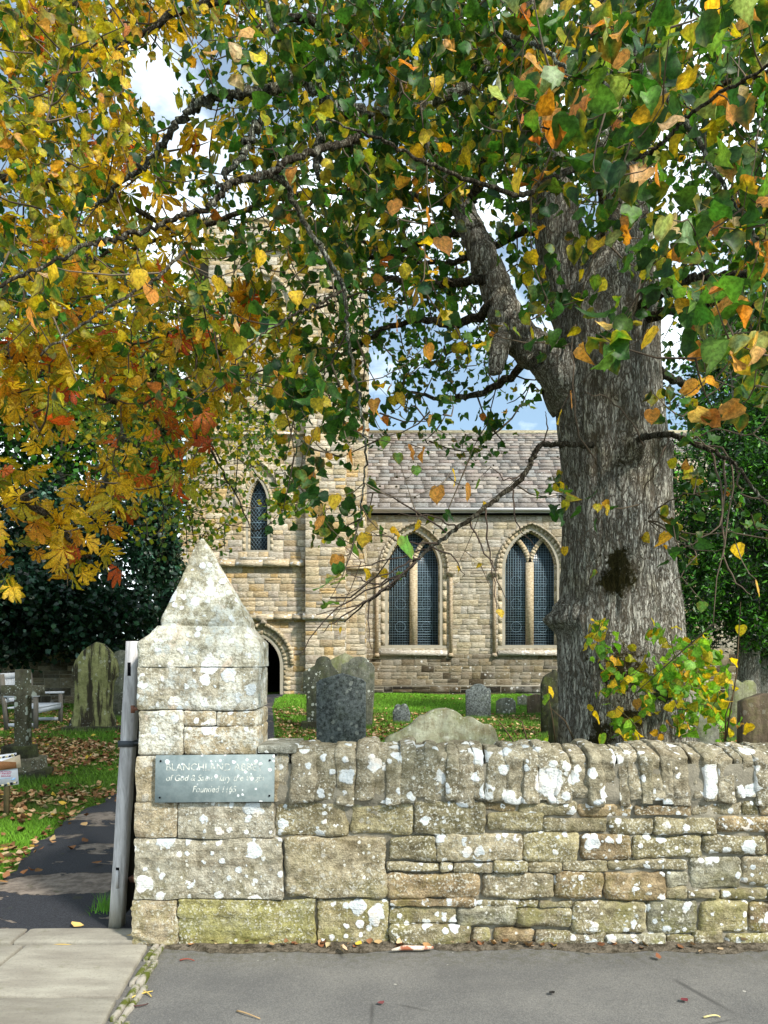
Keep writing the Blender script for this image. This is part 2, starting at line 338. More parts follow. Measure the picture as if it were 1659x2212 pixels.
mb = MB(); mb.add(np.stack([gx, gy, gz], -1).reshape(-1, 3), np.stack([i*k+j, (i+1)*k+j, (i+1)*k+j+1, i*k+j+1], -1).reshape(-1, 4))
tag(mb.build('ground', M['soil'], smooth=True), kind='structure')
m = Mat('grey_tarmac', .88, .3); n = m.noise(1.3, 5, .6); n2 = m.noise(160, 4, .7); n3 = m.noise(22, 5, .7)
c = m.mix(m.ramp(n, .3, .7), (.125, .122, .118), (.185, .178, .165)); c = m.mix(m.ramp(n2, .40, .66), m.mix(1, c, (.78, .78, .78), 'MULTIPLY'), m.mix(1, c, (1.28, 1.27, 1.22), 'MULTIPLY'))
c = m.mix(m.math('MULTIPLY', m.ramp(n3, .55, .75), .35), c, (.085, .08, .07))
cv = m.vor(.9, None, 'DISTANCE_TO_EDGE'); ck = m.math('MULTIPLY', m.ramp(cv.outputs['Distance'], .012, .0), m.ramp(m.noise(1.2, 3), .52, .6)); c = m.mix(m.math('MULTIPLY', ck, .7), c, (.05, .048, .045)); c = m.mix(m.math('MULTIPLY', m.ramp(m.noise(.8, 6, .7), .5, .66), .38), c, (.085, .083, .08))
yy = m.sep()[1]; edge = m.math('MULTIPLY', m.ramp(yy, 3.60, 3.93), m.ramp(n3, .40, .62)); c = m.mix(m.math('MULTIPLY', edge, .55), c, (.085, .08, .045))
sp, kk = m.spots(26, -.25, .22, 3, .3); c = m.mix(m.math('MULTIPLY', sp, m.ramp(m.noise(2.2, 2), .5, .6)), c, (.42, .40, .35))
m.base(c); m.nrm(m.bump(n2, .004, prev=m.bump(n3, .004))); M['tarmac'] = m.m
def grid(x0, x1, y0, y1, z, dx=.25):
    X = np.arange(x0, x1+1e-6, dx) if dx else np.array((x0, x1)); Y = np.arange(y0, y1+1e-6, dx); a, b = np.meshgrid(X, Y, indexing='ij'); k = len(Y)
    i, j = np.meshgrid(np.arange(len(X)-1), np.arange(k-1), indexing='ij')
    return np.stack([a, b, np.full(a.shape, z)], -1).reshape(-1, 3), np.stack([i*k+j, (i+1)*k+j, (i+1)*k+j+1, i*k+j+1], -1).reshape(-1, 4)
mb = MB(); v = [(-60, -40, .004), (60, -40, .004), (60, 3.99, .004), (-60, 3.99, .004)]; mb.add(v, [(0, 1, 2, 3)]); tag(mb.build('road', M['tarmac']), kind='structure')
# dark tarmac church path with worn patches
m = Mat('old_path_tarmac', .8, .35); n2 = m.noise(120, 4, .7); n3 = m.noise(9, 5, .7)
c = m.mix(m.ramp(n2, .38, .66), (.012, .013, .017), (.040, .043, .052)); pv = m.scale((.75, 1.6, 1)); pn = m.noise(1.75, 6, .62, pv, .5)
pp = m.n('ShaderNodeVectorMath', operation='SUBTRACT'); m.l(m.pos, pp.inputs[0]); pp.inputs[1].default_value = (-2.15, 5.0, 0); pl2 = m.n('ShaderNodeVectorMath', operation='LENGTH'); m.l(m.scale((1.6, 4.2, 0), pp.outputs[0]), pl2.inputs[0]); pe = m.math('MULTIPLY_ADD', m.noise(5, 6, .7), 1.2, m.math('SUBTRACT', pl2.outputs['Value'], .6)); patch = m.math('MAXIMUM', m.ramp(pn, .575, .588), m.ramp(pe, 1.0, .94)); pc = m.mix(m.ramp(m.noise(14, 5, .7), .35, .65), (.11, .088, .07), (.25, .205, .165)); c = m.mix(patch, c, pc)
c = m.mix(m.math('MULTIPLY', m.ramp(n3, .6, .72), .6), c, (.05, .055, .015)); m.base(c); m.nrm(m.bump(n2, .006, prev=m.bump(patch, .02))); M['path'] = m.m
ctrl = [(4.10, -2.66, -1.22), (5.2, -2.70, -1.25), (6.2, -2.92, -1.3), (6.9, -3.02, -1.35), (8.4, -3.06, -1.4), (11, -3.3, -1.6), (15, -3.8, -2.2), (20, -4.6, -3.0), (24, -5.0, -3.5), (26.2, -5.1, -3.45)]
ct = np.array(ctrl); Yp = np.linspace(4.10, 26.2, 140); xl = np.interp(Yp, ct[:, 0], ct[:, 1])+.05*np.sin(Yp*5)+.03*np.sin(Yp*13); xr = np.interp(Yp, ct[:, 0], ct[:, 2])
mb = MB(); K = 13; T = np.linspace(0, 1, K); px_ = xl[:, None]*(1-T)+xr[:, None]*T; py_ = np.repeat(Yp[:, None], K, 1); pz_ = gh(px_, py_)+.022-.02*(np.abs(T-.5)*2)**6+.004*np.sin(px_*7+py_*3)
i, j = np.meshgrid(np.arange(139), np.arange(K-1), indexing='ij'); mb.add(np.stack([px_, py_, pz_], -1).reshape(-1, 3), np.stack([i*K+j, i*K+j+1, (i+1)*K+j+1, (i+1)*K+j], -1).reshape(-1, 4))
tag(mb.build('path', M['path'], smooth=True), kind='structure')
PATH_L = lambda y: np.interp(y, ct[:, 0], ct[:, 1]); PATH_R = lambda y: np.interp(y, ct[:, 0], ct[:, 2])
# sandstone paving at the gateway
m = Mat('sandstone_paving', .85, .25); n = m.noise(2.2, 5, .6, m.scale((1, 3.5, 1))); n2 = m.noise(80, 4, .7); n3 = m.noise(7, 5, .7)
c = m.mix(m.ramp(n, .3, .7), (.235, .215, .18), (.36, .34, .285)); c = m.mix(1, c, m.attr().outputs['Color'], 'MULTIPLY'); c = m.mix(m.math('MULTIPLY', m.ramp(n3, .56, .74), .5), c, (.13, .125, .06)); c = m.mix(m.math('MULTIPLY', m.ramp(n2, .5, .66), .3), c, (.13, .115, .10))
m.base(c); m.nrm(m.bump(n2, .003, prev=m.bump(n, .006))); M['paving'] = m.m
mb = MB(); s0 = 0
for (x0, x1, y0, y1, cc) in [(-1.900, -1.262, 3.335, 3.935, 1.0), (-2.62, -1.915, 3.335, 3.935, .9), (-3.5, -2.64, 3.3, 3.935, 1.05), (-1.86, -1.262, 2.60, 3.318, .82), (-2.9, -1.88, 2.60, 3.318, .88), (-2.1, -1.25, 1.9, 2.58, .9),
                             (-3.3, -2.0, 3.955, 4.155, .84), (-1.985, -1.20, 3.955, 4.155, .92)]:
    s0 += 1; superbox(mb, x0, x1, y0, y1, -.06, .024+.001*s0, .012, (cc, cc*.99, cc*.96, 1), 26, .0035, s0, .6); V = mb.v[-1]; V[:, 0] += np.where(V[:, 1] < 3.945, (3.97-V[:, 1])*.10*smooth(-1.9, -1.27, V[:, 0]), 0)
tag(mb.build('paving', M['paving'], smooth=True), kind='structure')
m = Mat('mossy_kerb', .9, .2); n = m.noise(13, 5, .7); m.base(m.mix(m.ramp(n, .42, .58), (.33, .30, .25), (.085, .10, .015))); m.nrm(m.bump(m.noise(60), .006)); M['kerb'] = m.m
mb = MB(); y = 2.0; q = 0
while y < 3.96:
    l = random.uniform(.22, .5)
    for dx in (0, .036):
        xx = -1.252+dx+(3.98-y)*.10; superbox(mb, xx, xx+.030, y, min(y+l-.01, 3.975), -.05, .020+random.uniform(0, .01), .012, (1, 1, 1, 1), 12, .006, q); q += 1
    y += l
tag(mb.build('drain_channel_kerb', M['kerb'], smooth=True), kind='structure')
m = Mat('mossy_kerb_gap', .95, .1); m.base(m.mix(m.ramp(m.noise(20, 4), .4, .6), (.05, .065, .01), (.10, .085, .06))); m.nrm(m.bump(m.noise(70), .01)); M['dirt_moss'] = m.m
# dirt at the foot of the wall
m = Mat('gutter_dirt', 1, .05); n = m.noise(26, 6, .7); m.base(m.mix(m.ramp(n, .35, .65), (.05, .042, .028), (.19, .16, .12))); m.nrm(m.bump(m.noise(90, 4), .012, prev=m.bump(n, .02))); M['dirt'] = m.m
mb = MB(); X = np.arange(-1.22, 7.5, .035); fr = 3.885+.02*np.sin(X*3.1)+.018*np.sin(X*9.7)+RNG.normal(0, .007, len(X))
rows = [np.stack([X, fr, np.full(len(X), .0055)], 1), np.stack([X, fr*.5+3.97*.5, .014+RNG.uniform(0, .008, len(X))], 1), np.stack([X, np.full(len(X), 4.02), .022+RNG.uniform(0, .01, len(X))], 1)]
n_ = len(X); F = [(r*n_+k, r*n_+k+1, (r+1)*n_+k+1, (r+1)*n_+k) for r in range(2) for k in range(n_-1)]; mb.add(np.vstack(rows), F)
tag(mb.build('dirt_strip', M['dirt'], smooth=True), kind='structure')
# ------------------------------------------------------------------ drystone boundary wall
YF = 3.965
def c2(cx, cy): return XX(548.6+cx*.38, YF), ZZ(1371.5+cy*.38, YF)
S2 = [(120, 945, 530, 1150), (540, 950, 905, 1145), (912, 950, 1315, 1138), (1325, 1012, 1645, 1120), (1240, 948, 1488, 1006), (175, 1155, 758, 1495), (765, 1148, 1030, 1288), (1040, 1132, 1530, 1288),
      (757, 1293, 1056, 1343), (1062, 1296, 1130, 1348), (1136, 1295, 1360, 1354), (1366, 1290, 1554, 1348), (755, 1352, 1290, 1503), (770, 1508, 1245, 1543), (772, 1550, 1158, 1643), (1163, 1545, 1490, 1660),
      (776, 1650, 1232, 1768), (1240, 1664, 1352, 1762), (1366, 1668, 1590, 1768), (358, 1504, 766, 1762)]
S3 = [(130, 942, 465, 1033), (470, 950, 785, 1040), (790, 967, 1115, 1030), (1120, 952, 1405, 1030), (1411, 945, 1500, 1028), (1506, 945, 1620, 1033), (272, 1038, 642, 1130), (650, 1042, 903, 1140), (909, 1042, 1258, 1136),
      (1264, 1036, 1640, 1130), (162, 1130, 480, 1300), (487, 1140, 780, 1285), (786, 1142, 1182, 1280), (1188, 1140, 1552, 1255), (1558, 1135, 1660, 1260), (190, 1300, 375, 1352), (381, 1286, 640, 1347),
      (646, 1282, 1100, 1338), (-75, 1355, 335, 1503), (342, 1352, 615, 1508), (621, 1352, 975, 1508), (981, 1350, 1108, 1440), (1112, 1264, 1405, 1448), (1412, 1264, 1625, 1440), (976, 1445, 1090, 1502),
      (1097, 1452, 1278, 1505), (1284, 1447, 1545, 1513), (1551, 1447, 1720, 1513), (-120, 1508, 250, 1553), (252, 1512, 445, 1556), (120, 1562, 432, 1670), (438, 1514, 860, 1705), (864, 1504, 1165, 1710),
      (1172, 1517, 1445, 1700), (1452, 1518, 1660, 1700), (226, 1677, 625, 1768), (631, 1702, 970, 1772), (976, 1712, 1130, 1773), (1134, 1677, 1308, 1768), (1314, 1700, 1640, 1776)]
rects = [(a, b, c_, d) for a, b, c_, d in S2]+[(a+1371.6, b, c_+1371.6, d) for a, b, c_, d in S3]
rw = [(945, 1033), (1038, 1132), (1137, 1258), (1264, 1345), (1350, 1440), (1446, 1513), (1518, 1605), (1609, 1700), (1705, 1776)]
for a, b in rw:
    x = 3045+random.uniform(0, 30)
    while x < 9000: l = random.uniform(180, 480); rects.append((x, a, x+l-7, b)); x += l
wall = empty('boundary_wall', (1.5, 4.15, 0), 'low drystone boundary wall of grey stones running right from the gate pillar', 'wall')
mb = MB(); rnd = random.Random(5)
for i, (a, b, c_, d) in enumerate(rects):
    x0, z1 = c2(a, b); x1, z0 = c2(c_, d)
    g = rnd.uniform(.76, 1.18)
    col = np.array(rnd.choice([(.27, .245, .165), (.32, .285, .21), (.30, .235, .15), (.28, .275, .225), (.33, .30, .19), (.29, .26, .18)])); lich = rnd.choice([.2, .5, .75, .95, 1.0]) if b < 1300 else rnd.choice([.05, .3, .5, .62])
    off = rnd.uniform(-.014, .010); r = rnd.uniform(.016, .034) if (z1-z0) > .06 else .012
    superbox(mb, x0-.001, x1+.001, YF+off, YF+.24, max(z0, -.05), z1, r, (*(col*g), lich), 30, .010, i*.71, 1.1, .9)
mb.build('stonework', M['wallstone'], wall, smooth=True)
mb = MB(); x = c2(205, 0)[0]; q = 0; ctop = ZZ(1603, 4.1)
while x < 8.2:
    wd = rnd.choice([rnd.uniform(.045, .07), rnd.uniform(.07, .11)]) if x > -.1 else rnd.uniform(.085, .12); hue = rnd.random(); g = rnd.uniform(.85, 1.12)
    col = (np.array((.27, .25, .19))*(1-hue)+np.array((.33, .30, .235))*hue)*g; top = 1.078+rnd.uniform(-.016, .010)-.004*x; bot = .775+rnd.uniform(-.03, .03)
    m2 = MB(); superbox(m2, x, x+wd+.011, 3.945+rnd.uniform(-.012, .014), 4.37, bot, top, min(.020, wd*.22), (*col, rnd.choice([.8, 1, 1, 1]) if x < 1.3 else rnd.choice([.3, .7, .9])), 24, .013, 50+q, 1.3)
    V = m2.v[0]; dy = (V[:, 1]-4.15)/.21; tz = (V[:, 2]-bot)/(top-bot)
    V[:, 2] -= .055*dy**2*np.clip(tz, 0, 1); lean = -.03+.09*smooth(.2, 1.6, x)+rnd.uniform(-.02, .02); V[:, 0] += -(V[:, 2]-bot)*lean*1.0
    mb.add(V, m2.f[0], m2.c[0]); x += wd+(.020 if rnd.random() < .12 else .001); q += 1
mb.build('coping', M['copestone'], wall, smooth=True)
mb = MB(); X = np.arange(-.66, 8.3, .02); Z = np.arange(-.02, 1.0, .02); a, b = np.meshgrid(X, Z, indexing='ij')
yo = np.array([[noise.noise(Vector((p*5, 3, z*7)))+.5*noise.noise(Vector((p*17, 1, z*19))) for z in Z] for p in X]); yy_ = 3.982+yo*.016+.014*smooth(.72, .62, b)-.022*smooth(.74, .80, b)
i, j = np.meshgrid(np.arange(len(X)-1), np.arange(len(Z)-1), indexing='ij'); k = len(Z); mb.add(np.stack([a, yy_, b], -1).reshape(-1, 3), np.stack([i*k+j, (i+1)*k+j, (i+1)*k+j+1, i*k+j+1], -1).reshape(-1, 4)); mb.box(-.66, 8.3, 4.03, 4.36, -.05, .98)
mb.build('mortar', M['mortar'], wall, smooth=True)
# ------------------------------------------------------------------ gate pillar
pier = empty('gate_pillar', (-1.0, 4.15, 0), 'lichen covered stone gate pillar with a pyramid top and chamfered shoulders', 'pillar')
def c1(cx, cy): return XX(cx*.38, YF), ZZ(1371.5+cy*.38, YF)
mb = MB(); PS = [(783, 180, 1468, 426, .95, 0), (785, 431, 1040, 683, .9, 0), (1046, 431, 1226, 515, .7, 1), (1046, 521, 1466, 683, .7, 1), (1230, 431, 1466, 518, .6, 1),
      (776, 688, 1588, 948, .2, 1), (768, 952, 1008, 1153, .2, 1), (1014, 952, 1556, 1153, 1, 0), (764, 1157, 1604, 1500, .95, 0), (752, 1506, 1006, 1762, 0.0, 1), (1018, 1508, 1786, 1762, .12, 0)]
for i, (a, b, c_, d, li, wm) in enumerate(PS):
    x0, z1 = c1(a, b); x1, z0 = c1(c_, d); up = b < 680
    col = (.36, .34, .285) if not wm else (.38, .325, .235)
    if i == 10: col = (.30, .285, .13)
    superbox(mb, x0-.003, x1+.003, YF-.012+rnd.uniform(-.004, .004), YF+(.34 if up else .44), max(z0, -.05)-.002, z1+.002, .012 if not up else .016, (*col, li), 34, .008, 200+i*.83, .9, 2.0 if b > 1400 else (.9 if b > 1100 else .2))
x0, z1 = c2(122, 672); x1, z0 = c2(203, 935); superbox(mb, x0, x1, YF-.01, YF+.3, z0, z1, .02, (.36, .33, .26, 1), 16, .006, 300)
mb.build('shaft', M['pierstone'], pier, smooth=True)
mb = MB(); mb.box(XX(300, YF), XX(548, YF), YF+.03, YF+.30, .02, ZZ(1440, YF)); mb.box(XX(300, YF), XX(600, YF), YF+.02, YF+.40, .02, ZZ(1640, YF)); mb.build('mortar', M['mortar'], pier)
def loft(mb, rings, col, n=22, m_=8, amp=.008, seed=0):
    """rings: (z, x0, x1, y0, y1, r) -> noisy closed skin"""
    out = []; rr = []
    for a, b in zip(rings[:-1], rings[1:]):
        for t in np.linspace(0, 1, m_, endpoint=False): rr.append(np.array(a)*(1-t)+np.array(b)*t)
    rr.append(np.array(rings[-1], float)); N = 4*n
    for z, x0, x1, y0, y1, r in rr:
        pts = []; t = np.linspace(-1, 1, n, endpoint=False)
        for (ax, ay, bx, by) in ((x0, y0, x1, y0), (x1, y0, x1, y1), (x1, y1, x0, y1), (x0, y1, x0, y0)):
            for q in (t+1)/2: pts.append((ax+(bx-ax)*q, ay+(by-ay)*q))
        p = np.array(pts); cx, cy_ = (x0+x1)/2, (y0+y1)/2; hx, hy = (x1-x0)/2, (y1-y0)/2; rad = min(r, hx*.98, hy*.98)
        q = np.stack([np.clip(p[:, 0], cx-hx+rad, cx+hx-rad), np.clip(p[:, 1], cy_-hy+rad, cy_+hy-rad)], 1); d = p-q; l = np.linalg.norm(d, axis=1); mk = l > 1e-9
        p[mk] = q[mk]+d[mk]/l[mk][:, None]*rad; out.append(np.column_stack([p, np.full(N, z)]))
    V = np.vstack(out); dn = V-np.array(((rings[0][1]+rings[0][2])/2, (rings[0][3]+rings[0][4])/2, 0)); dn[:, 2] = 0; dn /= np.maximum(np.linalg.norm(dn, axis=1), 1e-6)[:, None]
    for k_, p in enumerate(V):
        pv = Vector((p[0]*5+seed, p[1]*5, p[2]*5)); h = noise.noise(pv)*1.4+noise.noise(pv*3.3)*.8+noise.noise(pv*9)*.45; V[k_] += dn[k_]*h*amp
    m_r = len(rr); i, j = np.meshgrid(np.arange(m_r-1), np.arange(N), indexing='ij')
    F = np.stack([i*N+j, i*N+(j+1) % N, (i+1)*N+(j+1) % N, (i+1)*N+j], -1).reshape(-1, 4); mb.add(V, F, col); mb.f.append(np.array([[mb.n-N+q for q in range(N)]]))
xa, xb = XX(297, YF), XX(556, YF); y0 = YF-.012; y1 = YF+.345; zc = ZZ(1388, YF); zt = ZZ(1351, YF)
mb = MB(); loft(mb, [(ZZ(1440, YF), xa+.002, xb+.01, y0, y1, .03), (zc, xa, xb+.012, y0, y1, .035), (zt, XX(333, YF), XX(530, YF), y0+.05, y1-.05, .03)], (.50, .495, .43, .75), 24, 7, .009, 3)
mb.build('shoulder', M['crustone'], pier, smooth=True)
mb = MB(); ax_, az_ = XX(438, 4.14), ZZ(1164, 4.14); bx0, bx1 = XX(341, YF), XX(528, YF)
loft(mb, [(zt-.02, bx0, bx1, y0+.055, y1-.055, .012), (zt+.025, bx0-.005, bx1+.006, y0+.05, y1-.05, .012), (zt+.03+(az_-zt-.03)*.5, (bx0+ax_)/2-.006, (bx1+ax_)/2+.008, (y0+.05+4.14)/2, (y1-.05+4.14)/2, .01), (az_-.03, ax_-.028, ax_+.028, 4.118, 4.160, .008), (az_, ax_-.008, ax_+.008, 4.133, 4.147, .006)], (.37, .36, .29, .42), 20, 12, .007, 9)
mb.build('pyramid_cap', M['pierstone'], pier, smooth=True)
mb = MB(); superbox(mb, XX(556, 3.95), XX(640, 3.95), 3.945, 4.36, ZZ(1628, 3.95), ZZ(1611, 3.95), .010, (.30, .31, .29, .9), 16, .003, 5); mb.build('ledge_slab', M['copestone'], pier, smooth=True)
m = Mat('rusty_iron', .7, .4); m.base(m.mix(m.noise(30), (.10, .035, .018), (.22, .09, .05))); M['rust'] = m.m
mb = MB(); mb.bar(P(284, 1532, 4.02), P(304, 1530, 4.02), .018, col=(1, 1, 1)); mb.tube([P(287, 1524, 4.02), P(287, 1540, 4.02)], .012, 8); mb.bar(P(283, 1898, 4.3), P(304, 1898, 4.1), .03); mb.build('gate_hook', M['rust'], pier)
# slate name plaque
m = Mat('green_slate', .6, .4); n = m.noise(14, 5, .65); c = m.mix(m.ramp(n, .3, .7), (.19, .24, .24), (.29, .345, .34)); c = m.mix(m.math('MULTIPLY', m.ramp(m.noise(60, 4), .55, .66), .4), c, (.30, .33, .32))
s1, k1 = m.spots(42, -.1, .5, 1, .3); xx_ = m.sep()[0]; gx_ = m.ramp(xx_, -1.1, -.66, .1, .8); c = m.mix(m.math('MULTIPLY', m.ramp(s1, .2, .5), m.ramp(m.math('ADD', m.noise(5.5, 3), m.math('MULTIPLY_ADD', gx_, .22, -.1)), .48, .55)), c, (.72, .74, .74))
s2, k1 = m.spots(24, -.35, .32, 7, .3); c = m.mix(s2, c, (.74, .76, .78)); m.base(c); m.nrm(m.bump(n, .002)); M['slate'] = m.m
m = Mat('worn_letter_paint', .7, .2); n = m.noise(55, 4, .7); m.base(m.mix(m.ramp(n, .40, .58), (.27, .31, .30), (.70, .70, .62))); M['letter'] = m.m
plq = empty('name_plaque', P(464, 1733, 3.93), 'worn grey green slate plaque lettered BLANCHLAND ABBEY screwed to the gate pillar', 'plaque')
YQ = 3.926; mb = MB(); o = [(XX(334, YQ), ZZ(1734, YQ)), (XX(592, YQ), ZZ(1732, YQ)), (XX(593, YQ), ZZ(1630, YQ)), (XX(336, YQ), ZZ(1632, YQ))]; mb.prism(o, YQ, YQ+.016, bevel=.0015); mb.build('slate_panel', M['slate'], plq)
def text_mesh(s, x0, x1, base_y, caph, Y, mat, parent, shear=0, name='lettering', off=0, spacing=1.0, rot=None):
    cu = bpy.data.curves.new('t', 'FONT'); cu.body = s; cu.size = 1; cu.extrude = .002; cu.shear = shear; cu.space_character = spacing; cu.offset = off
    o = bpy.data.objects.new('t', cu); C.objects.link(o); bpy.context.view_layer.update()
    dg = bpy.context.evaluated_depsgraph_get(); me = bpy.data.meshes.new_from_object(o.evaluated_get(dg)); bpy.data.objects.remove(o)
    v = np.zeros(len(me.vertices)*3); me.vertices.foreach_get('co', v); v = v.reshape(-1, 3); w_ = v[:, 0].max()-v[:, 0].min()
    sx = (x1-x0)/w_; sz = caph/.70; F = [tuple(p.vertices) for p in me.polygons]
    W = np.stack([x0+(v[:, 0]-v[:, 0].min())*sx, Y+v[:, 2]*-.35, base_y+v[:, 1]*sz], 1)
    if rot is not None: W = rot(W)
    bpy.data.meshes.remove(me); q = MB(); q.add(W, F); return q.build(name, mat, parent)
px2 = .003945*.63
u = (YQ/FPX)
text_mesh('BLANCHLAND ABBEY', XX(359, YQ), XX(568, YQ), ZZ(1664.5, YQ), 15.5*u, YQ, M['letter'], plq)
text_mesh('of God & Saint Mary the Virgin', XX(359, YQ), XX(570, YQ), ZZ(1687, YQ), 13.5*u, YQ, M['letter'], plq, .25)
text_mesh('Founded 1165', XX(416, YQ), XX(511, YQ), ZZ(1711.5, YQ), 14*u, YQ, M['letter'], plq, .25)
for (a, b) in ((347, 1644), (583, 1642), (582, 1719), (345, 1723)):
    mb = MB(); mb.tube([P(a, b, YQ-.003), P(a, b, YQ+.004)], .0055, 10); mb.build('screw', M['void'], plq)
# ------------------------------------------------------------------ weathered oak gate, open inward
m = Mat('weathered_oak', .85, .2); n = m.noise(14, 6, .7, m.scale((3, 3, .35)), .4); n2 = m.noise(3, 4); c = m.mix(m.ramp(n, .3, .7), (.31, .295, .285), (.60, .58, .57)); c = m.mix(m.math('MULTIPLY', m.ramp(m.sep()[2], .35, .0), .6), c, (.18, .17, .09)); m.base(c); m.nrm(m.bump(n, .004)); M['oak'] = m.m
m = Mat('dark_iron', .55, .5); m.base((.035, .042, .05)); M['iron'] = m.m
gate = empty('wooden_gate', (-1.52, 4.2, 0), 'weathered grey oak gate standing open beside the gate pillar, seen end on', 'gate')
YG = 4.16; gb = lambda py, d=0: XX(247+ (2010-py)/625*38 - 4*smooth(1600, 1700, py)*0 + d, YG)
def stile(y0, y1, hw, top=1385, bot=2014):
    mb = MB(); st = []
    for py in np.linspace(bot, top, 12): st.append((XX(247+(2012-py)/627*39, YG), ZZ(py, YG)))
    st = np.array(st); n_ = len(st); V = []
    for (x, z) in st:
        e = RNG.normal(0, .0012, 4); V += [(x-hw+e[0], y0, z), (x+hw+e[1], y0, z), (x+hw+e[2], y1, z), (x-hw+e[3], y1, z)]
    F = [(4*k+a, 4*k+(a+1) % 4, 4*k+4+(a+1) % 4, 4*k+4+a) for k in range(n_-1) for a in range(4)]+[(3, 2, 1, 0), tuple(4*(n_-1)+a for a in range(4))]
    mb.add(V, F); return mb
st = stile(YG, YG+.075, .034).build('stile', M['oak'], gate)
stile(YG+.98, YG+1.09, .034, 1400, 2000).build('stile', M['oak'], gate)
def gx(z): return XX(247, YG)+(z/1.64)*.101
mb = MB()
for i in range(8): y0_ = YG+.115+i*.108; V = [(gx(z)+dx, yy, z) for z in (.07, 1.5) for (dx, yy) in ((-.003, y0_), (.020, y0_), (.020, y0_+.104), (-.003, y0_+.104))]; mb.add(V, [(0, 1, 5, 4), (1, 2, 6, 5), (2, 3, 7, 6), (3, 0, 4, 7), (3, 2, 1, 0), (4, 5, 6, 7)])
m = Mat('shaded_oak', .9, .1); m.base(m.mix(m.noise(12), (.015, .013, .01), (.05, .045, .035))); M['shadeoak'] = m.m; mb.build('boarding', M['shadeoak'], gate)  # shade between gate and pillar is put into this near-black wood colour
for z in (.22, .82, 1.40): mb = MB(); mb.box(gx(z)-.03, gx(z)-.004, YG+.11, YG+.98, z-.05, z+.05); mb.build('rail', M['shadeoak'], gate)
for (cx, ya, yb) in ((279, 1431, 1461), (254, 1874, 1920)):
    mb = MB(); mb.box(XX(cx-3.6, YG), XX(cx+3.6, YG), YG-.001, YG+.02, ZZ(yb-1, YG), ZZ(ya, YG)); mb.build('mortice_hole', M['void'], st)
mb = MB(); mb.box(XX(250.5, YG), XX(256.5, YG), YG-.003, YG+.01, ZZ(1918, YG), ZZ(1880, YG)); mb.build('tenon', M['oak'], st)
mb = MB(); x_ = gx(ZZ(1608, YG)); za, zb = ZZ(1613.5, YG), ZZ(1600.5, YG); mb.box(x_-.043, x_+.043, YG-.008, YG-.001, za, zb); mb.box(x_-.043, x_-.037, YG-.001, YG+.2, za, zb); mb.box(x_+.037, x_+.043, YG-.001, YG+.2, za, zb); mb.bar((x_+.03, YG-.006, (za+zb)/2+.004), (x_+.13, YG+.02, (za+zb)/2+.006), .008)
mb.build('strap', M['iron'], gate)
# ------------------------------------------------------------------ abbey church
def arch(a, h, n=14):
    """points of a two-centred arch of half width a and rise h, right springing -> apex -> left"""
    Rr = (a*a+h*h)/(2*a); t1 = math.atan2(h, Rr-a) if Rr > a else PI/2
    t = np.linspace(0, t1, n); rx = a-Rr+Rr*np.cos(t); rz = Rr*np.sin(t)
    rt = np.stack([rx, rz], 1); lf = rt[::-1]*np.array((-1, 1)); return np.vstack([rt, lf[1:]])
class Opening:
    def __init__(s, cx, zb, zs, a, h): s.cx, s.zb, s.zs, s.a, s.h = cx, zb, zs, a, h
    def pts(s, g=0, gh_=None, bot=True, n=14):
        p = arch(s.a+g, s.h+(g if gh_ is None else gh_), n)+np.array((s.cx, s.zs))
        if bot: p = np.vstack([[(s.cx+s.a+g, s.zb)], p, [(s.cx-s.a-g, s.zb)]])
        return p
    def span(s, z, g=0):
        if z < s.zb-.001 or z > s.zs+s.h+g: return None
        if z <= s.zs: return (s.cx-s.a-g, s.cx+s.a+g)
        a, h = s.a+g, s.h+g; Rr = (a*a+h*h)/(2*a); q = Rr*Rr-(z-s.zs)**2
        x = a-Rr+math.sqrt(max(q, 0)); return (s.cx-x, s.cx+x) if x > 0 else None
PAL = [(.47, .37, .22), (.52, .43, .28), (.40, .32, .20), (.54, .48, .36), (.46, .40, .29), (.44, .41, .34), (.48, .35, .17), (.55, .49, .38), (.49, .42, .28), (.42, .37, .30)]
PAL = [(a*.98, b*.97, c_*1.0) for a, b, c_ in PAL]
PALN = [(.36, .33, .27), (.40, .36, .28), (.33, .29, .23), (.43, .40, .34), (.40, .35, .26), (.35, .31, .22), (.42, .37, .27), (.38, .36, .32)]
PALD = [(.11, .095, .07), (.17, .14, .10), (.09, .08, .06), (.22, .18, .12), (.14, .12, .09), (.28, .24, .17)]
rs = random.Random(3)
